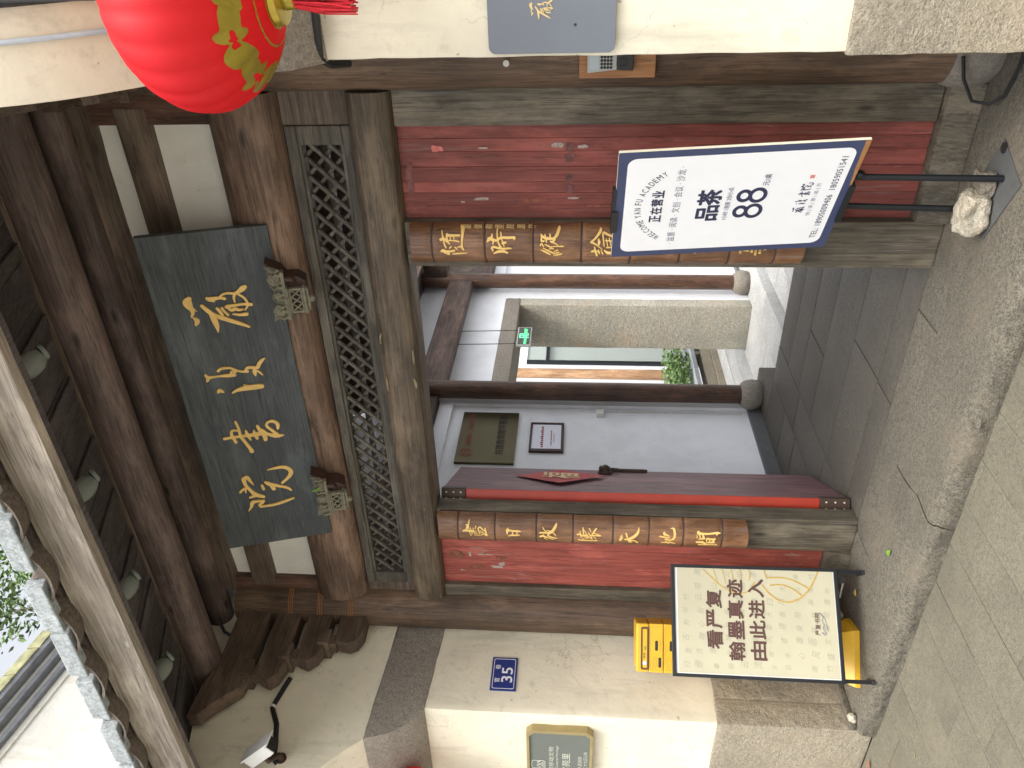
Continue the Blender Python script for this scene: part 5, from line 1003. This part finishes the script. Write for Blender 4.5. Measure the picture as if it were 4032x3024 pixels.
for sx in (-0.272, 0.272):
    mb = MB(); p0 = lb.p(sx, 0.02, -0.013); q = lb.p(sx, -0.14, -0.013); mb.obox(p0-lb.a*0.010-lb.n*0.006+Vector((0, 0, 0.1005-p0.z)), lb.a, lb.n, (0, 0, 1), 0.020, 0.014, p0.z-0.1005); lg = mb.build('leg', 'black', t, bevel=0.002)
    mb = MB(); mb.obox(Vector((p0.x, p0.y, 0.1003))-lb.a*0.012-lb.n*0.09, lb.a, lb.n, (0, 0, 1), 0.024, 0.11, 0.012); mb.build('foot', 'blackp', lg, bevel=0.003)
mb = MB(); mb.obox(lb.p(0.215, -0.045, -0.03), lb.a, lb.u, -lb.n, 0.03, 0.045, 0.02); mb.build('plug_box', 'blackp', t)
mb = MB(); mb.tube([(-3.01, 0.02, 0.112), (-3.05, -0.005, 0.106), (-3.11, -0.032, 0.106), (-3.20, -0.03, 0.106), (-3.30, -0.018, 0.107), (-3.39, -0.045, 0.107), (-3.46, -0.04, 0.107), (-3.50, -0.06, 0.12), (-3.42, -0.20, 0.16), (-3.22, -0.27, 0.20)], 0.0042, 6)
tag(mb.build('power_cable', 'whitecable', smooth=True), 'thin white power cord running over the floor from the doorway to the poster stand', 'cord')

# ================================================================== yellow power bank rental cabinet
t = thing('power_bank_cabinet', 'bright yellow power bank rental cabinet standing behind the poster stand against the left wall', 'cabinet', (-3.82, -0.33, 0.1))
ca = Vector((math.cos(R(39)), math.sin(R(39)), 0)); cn = Vector((ca.y, -ca.x, 0)); co = Vector((-3.607, -0.443, 0)); CW, CD = 0.262, 0.17
fx = Frame(co, ca, (0, 0, 1), cn); fx.a = ca*(CW/0.358); fx.o = co+fx.a*0.329; Y0, Y1 = -0.508, -0.15
def cbox(z0, z1, ins=0.0, mb=None):
    mb = mb or MB(); mb.obox(co-ca*(CW/2-ins)-cn*(CD-ins)+Vector((0, 0, z0)), ca, cn, (0, 0, 1), CW-2*ins, CD-ins-(ins if ins else 0), z1-z0); return mb
for i, (z0, z1) in enumerate(((1.2065, 1.278), (1.127, 1.205), (1.049, 1.1255), (0.971, 1.0475), (0.893, 0.9695), (0.60, 0.8915))):
    mb = cbox(z0, z1); mod_ = mb.build('cabinet_module', 'yellow', t, bevel=0.012 if i == 0 else 0.006)
    if i == 0:
        mb = MB(); ringplate(mb, fx, rrect(-0.488, 1.209, -0.175, 1.251, 0.012), rrect(-0.475, 1.217, -0.190, 1.243, 0.006), 0.0005, 0.003); mb.build('bezel', 'brown', mod_)
        mb = MB(); plate(mb, fx, rrect(-0.452, 1.220, -0.425, 1.240, 0.006), 0.0005, 0.002); mb.build('badge', 'white', mod_)
        mb = MB(); text(mb, fx, '来电', -0.405, 1.225, -0.365, 1.238, 0.001); mb.build('panel_lettering', 'brown', mod_)
        mb = MB(); plate(mb, fx, [(-0.345, 1.223), (-0.318, 1.223), (-0.318, 1.232), (-0.345, 1.232)], 0.0005, 0.001); mb.build('sticker', 'greenleaf', mod_)
    elif i < 5:
        z = (z0+z1)/2; mb = MB(); mb2 = MB()
        for y, zz, dark in ((-0.435, z-0.016, True), (-0.310, z-0.004, True), (-0.435, z+0.010, False), (-0.310, z-0.026, False)) if False else ((-0.432, z-0.018, True), (-0.31, z+0.0, True), (-0.434, z+0.010, False), (-0.31, z-0.028, False)):
            if dark: plate(mb, fx, rrect(y-0.037, zz-0.0075, y+0.037, zz+0.0075, 0.0072), 0.0002, 0.0012)
            else: ringplate(mb2, fx, rrect(y-0.038, zz-0.0095, y+0.038, zz+0.0095, 0.009), rrect(y-0.0365, zz-0.008, y+0.0365, zz+0.008, 0.0075), 0.0002, 0.0016)
        ringplate(mb2, fx, rrect(Y0+0.02, z0+0.006, Y1-0.02, z1-0.004, 0.012), rrect(Y0+0.0215, z0+0.0075, Y1-0.0215, z1-0.0055, 0.011), 0.0002, 0.0012)
        mb.build('slot', 'blackp', mod_); mb2.build('bank_outline', 'yellowd', mod_)
mb = cbox(0.20, 0.598, 0.02); mb.build('pedestal', 'yellow', t, bevel=0.006)
q2 = lambda s_, d_: tuple((co+ca*s_+cn*d_).to_2d())
mb = MB(); lo = [q2(-0.148, 0.055), q2(0.148, 0.055), q2(0.185, -0.09), q2(0.12, -0.20), q2(-0.12, -0.20)]; hi = [q2(-0.112, -0.018), q2(0.112, -0.018), q2(0.118, -0.08), q2(0.10, -0.15), q2(-0.10, -0.15)]
vs = [(x, y, 0.128) for x, y in lo]+[(x, y, 0.225) for x, y in hi]; fs = [(i, (i+1) % 5, (i+1) % 5+5, i+5) for i in range(5)]+[tuple(range(5))[::-1], tuple(range(5, 10))]; mb.add(vs, fs); mb.build('skirt', 'yellow', t, bevel=0.003)
mb = MB(); mb.prism([(x, y, 0.101) for x, y in lo], (0, 0, 0.026)); mb.build('foot_plate', 'yellow', t, bevel=0.003)

# ================================================================== small plates, plaques, cameras
hf = FX(-3.9405)
t = thing('house_number_sign', 'blue enamel house number plate reading 35 with a white line border', 'sign', (-3.94, -0.404, 2.02))
mb = MB(); plate(mb, hf, [(-0.516, 1.946), (-0.291, 1.946), (-0.291, 2.096), (-0.516, 2.096)], -0.008, 0.0); mb.build('plate', 'signblue', t, bevel=0.002)
mb = MB(); ringplate(mb, hf, rrect(-0.505, 1.957, -0.302, 2.085, 0.01), rrect(-0.502, 1.960, -0.305, 2.082, 0.008), 0.0003, 0.001)
text(mb, hf, '官', -0.463, 2.044, -0.435, 2.074, 0.0008, bold=0.01); text(mb, hf, '巷', -0.376, 2.044, -0.344, 2.074, 0.0008, bold=0.01); text(mb, hf, '35', -0.461, 1.971, -0.362, 2.034, 0.0008, bold=0.02); mb.build('lettering', 'signwhite', t)

hr = FY(-0.665)
t = thing('heritage_plaque', 'grey green heritage plaque with a bronze chamfered frame on the left wall', 'sign', (-4.4, -0.66, 1.69))
o_ = rrect(-4.76, 1.50, -4.04, 1.878, 0.035, chamfer=True); i_ = rrect(-4.735, 1.517, -4.066, 1.861, 0.03, chamfer=True)
mb = MB(); ringplate(mb, hr, o_, i_, -0.02, 0.028); mb.build('frame', 'bronze', t, bevel=0.003); mb = MB(); plate(mb, hr, i_, -0.02, 0.016); mb.build('panel', 'heritage', t)
hr2 = FY(-0.6815); mb = MB(); text(mb, hr2, '不可移动文物', -4.50, 1.722, -4.205, 1.752, 0.0008); text(mb, hr2, 'Immovable Cultural Heritage', -4.56, 1.693, -4.192, 1.712, 0.0008)
text(mb, hr2, '老官苑里', -4.53, 1.628, -4.262, 1.675, 0.0008, bold=0.005); text(mb, hr2, '区人民政府', -4.44, 1.560, -4.288, 1.584, 0.0008); text(mb, hr2, '三月二十九日公布', -4.47, 1.528, -4.240, 1.553, 0.0008)
ringplate(mb, hr2, rrect(-4.425, 1.772, -4.345, 1.852, 0.015), rrect(-4.421, 1.776, -4.349, 1.848, 0.012), 0.0002, 0.0012)
for pts in ([(-4.415, 1.80), (-4.395, 1.82), (-4.385, 1.802), (-4.365, 1.818), (-4.352, 1.80)], [(-4.41, 1.785), (-4.36, 1.785)], [(-4.395, 1.785), (-4.393, 1.80)], [(-4.375, 1.785), (-4.375, 1.80)]): ribbon(mb, hr2, [(x, z, 0.0022) for x, z in pts], 0.0004, 0.0006)
mb.build('lettering', 'silvertext', t)

gs = FY(-0.662)
t = thing('academy_plaque', 'slate grey rounded wall plaque with a pale gold brush character on the right wall', 'sign', (-0.28, -0.66, 1.73))
mb = MB(); plate(mb, gs, rrect(-0.4925, 1.531, 0.10, 1.925, 0.022), -0.01, 0.006); mb.build('panel', 'greysign', t, bevel=0.001, seg=1)
# small copy of the first brush character, anchored by two stroke ends
sa = STROKES['a']; pa = Vector((sa[13][-3], sa[13][-2])); pb = Vector((sa[14][-3], sa[14][-2])); A1, B1 = Vector((-0.391, 1.732)), Vector((-0.388, 1.776))
mb = MB(); sc_ = 0.245; ox, oz = A1.x-pa.x*sc_, A1.y-pa.y*sc_
for i, s_ in enumerate(sa): ribbon(mb, gs, [(s_[j]*sc_+ox, s_[j+1]*sc_+oz, s_[j+2]*sc_) for j in range(0, len(s_), 3)], 0.0065+0.0001*i, 0.001)
mb.build('character', 'goldpale', t)
mb = MB(); mb.lathe([(0.0045, 0), (0.003, 0.003), (0.0005, 0.0035)], gs.p(-0.411, 1.655, 0.006), axis=(0, -1, 0), n=8); mb.build('screw', 'iron', t)

t = thing('door_access_keypad', 'grey and black access keypad on an orange brown wooden backing board on the right post', 'keypad', (-0.55, -0.15, 1.5))
MB().box(-0.677, -0.49, -0.166, -0.128, 1.357, 1.641).build('backing_board', 'keyboard_wood', t, bevel=0.002)
mb = MB(); mb.prism([(-0.653, -0.167, 1.611), (-0.50, -0.167, 1.611), (-0.50, -0.167, 1.502), (-0.642, -0.167, 1.502)], (0, -0.030, 0)); mb.build('keypad_body', 'greypl', t, bevel=0.004)
mb = MB(); mb.prism([(-0.642, -0.167, 1.501), (-0.50, -0.167, 1.501), (-0.50, -0.167, 1.441), (-0.646, -0.167, 1.441)], (0, -0.034, 0)); mb.build('reader_body', 'blackp', t, bevel=0.004)
kf2 = FY(-0.1975); mb = MB(); plate(mb, kf2, [(-0.640, 1.568), (-0.52, 1.568), (-0.52, 1.602), (-0.640, 1.602)], 0.0, 0.001); mb.build('display', 'lcd', t)
mb = MB()
for i in range(4):
    for j in range(4): mb.lathe([(0.0052, 0), (0.005, 0.003), (0.0028, 0.0032)], kf2.p(-0.633+0.0125*j, 1.558-0.0115*i, 0), axis=(0, -1, 0), n=12)
mb.build('keys', 'blackp', t, smooth=False)
mb = MB(); ringplate(mb, FY(-0.201), rrect(-0.632, 1.468, -0.60, 1.496, 0.006), rrect(-0.626, 1.473, -0.606, 1.491, 0.004), 0, 0.004); mb.build('sensor_ring', 'black', t)
mb = MB(); mb.tube([(-0.612, -0.13, 1.914), (-0.615, -0.19, 1.914)], 0.012, 14); tag(mb.build('metal_peg', 'steel', smooth=True), 'short steel peg sticking out of the right post above the keypad', 'peg')

# cctv
bw = Frame((-3.80, -1.07, 3.225), Vector((0.62, -0.25, -0.35)).normalized(), Vector((0.3, -0.2, 0.86)))
t = thing('security_camera', 'white bullet security camera on the plastered wall head at the left', 'camera', (-3.9, -0.98, 3.2))
ax = Vector((0.46, 0.05, -0.5)).normalized(); upv = (Vector((0, 0, 1))-ax*ax.z).normalized(); sd_ = ax.cross(upv); cc = Vector((-3.79, -1.05, 3.225))
mb = MB(); mb.obox(cc-ax*0.10-upv*0.035-sd_*0.038, ax, upv, sd_, 0.19, 0.07, 0.076); mb.build('housing', 'white', t, bevel=0.012)
mb = MB(); mb.obox(cc-ax*0.105+upv*0.032-sd_*0.044, ax, upv, sd_, 0.225, 0.009, 0.088); mb.build('sun_hood', 'white', t, bevel=0.003)
mb = MB(); mb.obox(cc+ax*0.0905-upv*0.030-sd_*0.033, ax, upv, sd_, 0.004, 0.06, 0.066); mb.lathe([(0.02, 0), (0.02, 0.006), (0.012, 0.007)], cc+ax*0.094, axis=ax, n=16); mb.build('lens_face', 'blackp', t)
mb = MB(); mb.tube([cc-ax*0.02-upv*0.034, cc-ax*0.03-upv*0.07, (-3.90, -1.0, 3.17), (-3.955, -0.99, 3.17)], [0.012, 0.014, 0.014, 0.022], 10); mb.lathe([(0.03, 0), (0.03, 0.012)], (-3.953, -0.99, 3.17), axis=(1, 0, 0), n=16); mb.build('mount_arm', 'iron', t, smooth=True)
mb = MB(); mb.tube([(-3.935, -0.505, 3.27), (-3.938, -0.56, 3.285), (-3.938, -0.64, 3.302), (-3.938, -0.70, 3.313), (-3.938, -0.80, 3.256), (-3.938, -0.92, 3.222), (-3.94, -1.0, 3.205), (-3.945, -1.02, 3.18)], 0.0145, 8); cb = mb.build('black_conduit', 'cable', smooth=True)
tag(cb, 'black conduit running over the plaster from the bracket arms to the security camera', 'cable')
mb = MB(); mb.tube([(-3.938, -0.685, 3.31), (-3.938, -0.70, 3.312)], 0.0155, 10); mb.build('cable_tie', 'white', cb)
mb = MB(); mb.tube([(-3.936, -0.06, 3.56), (-3.93, -0.2, 3.60), (-3.90, -0.28, 3.66), (-3.88, -0.24, 3.76), (-3.8, -0.2, 3.80)], 0.010, 6); tag(mb.build('looped_cable', 'cable', smooth=True), 'thin dark cable looping in the shadow above the left post', 'cable')
# right side cables
mb = MB(); mb.tube([(0.4, -0.69, 2.452), (-0.30, -0.688, 2.455), (-0.44, -0.683, 2.463), (-0.497, -0.665, 2.472), (-0.525, -0.62, 2.452), (-0.535, -0.55, 2.41)], 0.013, 8); tag(mb.build('black_cable', 'cable', smooth=True), 'black cable along the underside of the right stone band, bending at its end', 'cable')
mb = MB(); mb.tube([(-0.62, -0.17, 0.262), (-0.70, -0.16, 0.235), (-0.775, -0.17, 0.19), (-0.78, -0.20, 0.14), (-0.74, -0.235, 0.112), (-0.64, -0.27, 0.108), (-0.53, -0.28, 0.108)], 0.007, 6); tag(mb.build('floor_cable', 'cable', smooth=True), 'thin black cable curling round the stone foot of the right post', 'cable')
def on_head(z): 
    pr = [(b, a) for a, b in HEAD]
    for (z0, y0), (z1, y1) in zip(pr, pr[1:]):
        if z0 <= z <= z1: return y0+(y1-y0)*(z-z0)/(z1-z0+1e-9)
    return -1.28
mb = MB(); mb.tube([(-0.25, on_head(z)-0.018, z) for z in (2.80, 2.9, 3.0, 3.1, 3.2, 3.3, 3.4)], 0.014, 8); tag(mb.build('corrugated_conduit', 'cable'), 'dark corrugated conduit climbing the right wall above the red lantern', 'cable')
mb = MB(); mb.tube([(-0.345, on_head(z)-0.012, z) for z in (2.80, 2.9, 3.0, 3.1, 3.2, 3.28, 3.31)], 0.007, 8); tag(mb.build('pale_pipe', 'clearpipe', smooth=True), 'thin pale blue pipe on the right wall above the red lantern', 'pipe')

# eave lamps
for x, lab in ((-1.486, 'grey green lamp cover under the eave, nearest of four, right end of the row'), (-2.09, 'grey green lamp cover under the eave, second from the right end'), (-2.68, 'grey green lamp cover under the eave, third from the right end'), (-3.26, 'grey green lamp cover under the eave, last of four beside the left wall')):
    t = thing('eave_lamp', lab, 'lamp', (x, -0.93, 3.70), 'lamps under the eave'); c = Vector((x, -0.965, 3.648)); ax = Vector((-0.15, -0.85, 0.30)).normalized()
    mb = MB(); mb.lathe([(0.010, -0.048), (0.030, -0.044), (0.041, -0.025), (0.046, 0.0), (0.046, 0.025), (0.040, 0.046), (0.018, 0.056)], c, axis=ax, n=20); mb.build('lamp_cover', 'lamp', t, smooth=True)
    mb = MB(); mb.lathe([(0.030, -0.006), (0.032, 0.0), (0.030, 0.010), (0.010, 0.012)], c-ax*0.072+Vector((0, 0, 0.012)), axis=(ax+Vector((0, 0, 0.3))).normalized(), n=18); mb.tube([c-ax*0.05, c-ax*0.08+Vector((0, 0, 0.045))], 0.010, 8); mb.build('swivel_disc', 'lamp', t, smooth=True)

# ================================================================== lanterns
def lantern(cx, cy, cz, rh, rv, lab, detail=True):
    t = thing('red_lantern', lab, 'lantern', (cx, cy, cz)); G = 24; n = G*6; L = 26; prof = []
    mb = MB(); vs = []; fs = []; c = Vector((cx, cy, cz))
    def P(la, ph, k=0.0):
        sc = 1-0.018*(1-abs(math.sin(G*ph/2)))*math.cos(la)+k; return c+Vector((rh*math.cos(la)*math.cos(ph)*sc, rh*math.cos(la)*math.sin(ph)*sc, rv*math.sin(la)*sc))
    for i in range(L+1):
        la = -1.36+2.72*i/L
        for k_ in range(n): vs.append(P(la, 2*math.pi*k_/n))
    for i in range(L):
        for k_ in range(n): fs.append((i*n+k_, i*n+(k_+1) % n, (i+1)*n+(k_+1) % n, (i+1)*n+k_))
    mb.add(vs, fs); mb.build('silk_body', 'lantern', t, smooth=True)
    for sgn in (-1, 1):
        ring = MB(); ring.lathe([(rh*0.235, sgn*rv*0.955), (rh*0.265, sgn*rv*0.985), (rh*0.25, sgn*rv*1.06), (rh*0.2, sgn*rv*1.075)], c, n=28); ring.build('gold_rim', 'lanterngold', t, smooth=True)
    if detail:
        # gold clouds and butterflies printed round the lower belly
        K = 8
        for i in range(K):
            ph0 = 2*math.pi*i/K+0.39; pm = MB(); NR, NA = 5, 40
            def shape(a): return 0.165+0.075*math.cos(2*a)+0.035*math.cos(5*a+0.6)+0.022*math.sin(7*a)
            vs = []; fs = []
            for r_ in range(NR+1):
                for k_ in range(NA):
                    a = 2*math.pi*k_/NA; q = shape(a)*(0.28+0.72*r_/NR)
                    la = -0.80+q*math.sin(a)*1.35; ph = ph0+q*math.cos(a)*1.25/max(0.35, math.cos(la)); vs.append(P(max(-1.3, la), ph, 0.006))
            for r_ in range(NR):
                for k_ in range(NA): fs.append((r_*NA+k_, r_*NA+(k_+1) % NA, (r_+1)*NA+(k_+1) % NA, (r_+1)*NA+k_))
            pm.add(vs, fs); pm.build('gold_print', 'lanterngold', t, smooth=True)
            rb_ = MB(); vs = []
            for s1 in range(13):
                a = 2*math.pi*s1/12
                vs.append(a)
            for s_ in (0, 1):
                q_ = 20; A = []
                for k_ in range(q_+1):
                    for w_ in (-0.011, 0.011): la = -1.30+0.16*s_+w_; A.append(P(la, ph0-0.39+0.785*k_/q_, 0.008))
                rb_.add(A, [(2*k_, 2*k_+2, 2*k_+3, 2*k_+1) for k_ in range(q_)])
            rb_.build('gold_band_print', 'lanterngold', t)
    mb = MB(); rr = random.Random(2); zt = cz-rv*1.05
    mb.lathe([(0.030, 0), (0.036, -0.01), (0.034, -0.03), (0.030, -0.035)], (cx, cy, zt), n=14)
    tassel = mb.build('tassel_knot', 'lanterngold', t, smooth=True)
    mb = MB()
    for i in range(130):
        a = rr.uniform(0, 6.283); r0 = 0.030*math.sqrt(rr.random()); r1 = r0*rr.uniform(1.1, 1.5)+0.004; ln = rr.uniform(0.145, 0.165)*rh/0.277
        mb.tube([(cx+r0*math.cos(a), cy+r0*math.sin(a), zt-0.02), (cx+r1*math.cos(a+0.1), cy+r1*math.sin(a+0.1), zt-0.02-ln*0.5), (cx+r1*1.05*math.cos(a+rr.uniform(-0.2, 0.2)), cy+r1*1.05*math.sin(a), zt-0.02-ln)], 0.0021, 4)
    mb.build('tassel', 'tassel', t)
    mb = MB(); mb.tube([(cx, cy, cz+rv), (cx, cy, 3.60)], 0.004, 6); mb.build('hanging_cord', 'cable', t)
lantern(-0.243, -1.23, 2.580, 0.273, 0.205, 'big red silk lantern with gold print and red tassel hanging before the right wall')
lantern(-4.40, -0.92, 2.515, 0.165, 0.15, 'small red lantern at the left border, beside the end of the stone band')

# ================================================================== things on the passage wall and in the doorway
bf = FX(-3.828)
t = thing('brass_plate', 'dull brass plate with engraved characters high on the white passage wall', 'sign', (-3.85, 1.72, 2.3))
MB().box(-3.852, -3.829, 1.40, 2.065, 2.095, 2.56).build('plate', 'brass', t, bevel=0.002)
mb = MB(); text(mb, bf, '共建教育教学基地', 1.50, 2.185, 2.02, 2.255, 0.0015, bold=0.005); mb.build('engraved_lettering', 'darkink', t)
mb = MB(); text(mb, bf, '福建第二师范学院', 1.60, 2.455, 2.03, 2.50, 0.0015, shear=0.2); ringplate(mb, bf, rrect(1.47, 2.43, 1.57, 2.53, 0.0499), rrect(1.478, 2.438, 1.562, 2.522, 0.0419), 0.0005, 0.0015); ringplate(mb, bf, rrect(1.495, 2.455, 1.545, 2.505, 0.0249), rrect(1.502, 2.462, 1.538, 2.498, 0.0179), 0.0005, 0.0015); mb.build('engraved_red_lettering', 'redink', t)
t = thing('framed_certificate', 'white certificate in a dark red wooden frame below the brass plate', 'certificate', (-3.85, 1.75, 1.85)); cf = FX(-3.836)
mb = MB(); ringplate(mb, cf, [(1.559, 1.716), (1.938, 1.716), (1.938, 1.990), (1.559, 1.990)], [(1.59, 1.738), (1.918, 1.738), (1.918, 1.972), (1.59, 1.972)], -0.015, 0.008); mb.build('frame', 'certframe', t, bevel=0.003)
MB().box(-3.851, -3.836, 1.58, 1.925, 1.73, 1.98).build('paper', 'certpaper', t)
mb = MB()
for z, y0, y1, h, n_ in ((1.880, 1.615, 1.895, 0.022, 11), (1.812, 1.64, 1.84, 0.010, 12), (1.792, 1.68, 1.80, 0.006, 8)):
    for i in range(n_): a = y0+(y1-y0)*i/n_; mb.box(-3.8355, -3.835, a, a+(y1-y0)/n_*0.72, z, z+h*(0.7+0.3*((i*7) % 3)/2))
mb.build('printed_lines', 'redink', t)
t = thing('thermostat_box', 'pair of small white electrical boxes beside the near timber column', 'switch box', (-3.84, 2.16, 1.43))
MB().box(-3.832, -3.80, 2.205, 2.262, 1.405, 1.465).build('box', 'white', t, bevel=0.004); MB().box(-3.852, -3.81, 2.055, 2.120, 1.39, 1.45).build('box', 'white', t, bevel=0.004)
mb = MB(); mb.tube([(-3.84, 2.12, 1.40), (-3.845, 2.13, 1.35), (-3.845, 2.135, 0.25)], 0.004, 6); mb.build('wire', 'whitecable', t)
t = thing('exit_sign', 'black hanging exit sign with glowing green running figure in front of the stone lintel', 'exit sign', (-3.70, 3.12, 2.1))
MB().box(-3.715, -3.695, 2.955, 3.292, 2.05, 2.182).build('sign_body', 'greypl', t, bevel=0.003); ef = FX(-3.6945)
mb = MB(); plate(mb, ef, [(2.968, 2.06), (3.281, 2.06), (3.281, 2.172), (2.968, 2.172)], 0, 0.001); mb.build('sign_face', 'exitblack', t)
mb = MB(); ringplate(mb, ef, [(3.09, 2.075), (3.165, 2.075), (3.165, 2.160), (3.09, 2.160)], [(3.10, 2.0751), (3.155, 2.0751), (3.155, 2.152), (3.10, 2.152)], 0.0012, 0.002)
for pts in ([(3.128, 2.128), (3.124, 2.108)], [(3.124, 2.108), (3.138, 2.098), (3.134, 2.080)], [(3.124, 2.108), (3.112, 2.095), (3.104, 2.094)], [(3.126, 2.122), (3.142, 2.116)], [(3.126, 2.122), (3.112, 2.118)]): ribbon(mb, ef, [(x, z, 0.0035) for x, z in pts], 0.0022, 0.0006)
mb.lathe([(0.006, 0), (0.005, 0.001)], ef.p(3.132, 2.138, 0.002), axis=(1, 0, 0), n=12); text(mb, ef, 'EXIT', 3.18, 2.092, 3.262, 2.118, 0.002, bold=0.01); text(mb, ef, '安全出口', 2.978, 2.092, 3.078, 2.118, 0.002, bold=0.005); mb.build('lit_pictogram', 'exitgreen', t)
for y in (3.0, 3.25): mb = MB(); mb.tube([(-3.705, y, 2.182), (-3.72, y+0.01, 2.45), (-3.74, y+0.03, 2.74)], 0.004, 5); mb.build('hanging_wire', 'cable', t)

# fortune paper on the open door leaf
mb = MB(); df = Frame(A+nn*0.0045, d, (0, 0, 1), nn); pts = [(0.420, 2.00), (0.665, 1.715), (0.430, 1.432), (0.165, 1.715)]
vs = [df.p(x, z, 0.004+(0.010 if i in (2, 3) else 0.0)) for i, (x, z) in enumerate(pts)]+[df.p(0.42, 1.715, 0.0015)]; mb.add(vs, [(0, 1, 4), (1, 2, 4), (2, 3, 4), (3, 0, 4)])
fp = tag(mb.build('fortune_paper', 'redpaper'), 'red diamond shaped paper with pale brush writing pasted on the open door leaf', 'paper charm')
mb = MB(); text(mb, df, '福', 0.335, 1.60, 0.515, 1.83, 0.0115, bold=0.012, shear=0.15); fo = mb.build('brush_character', 'goldpale', fp)
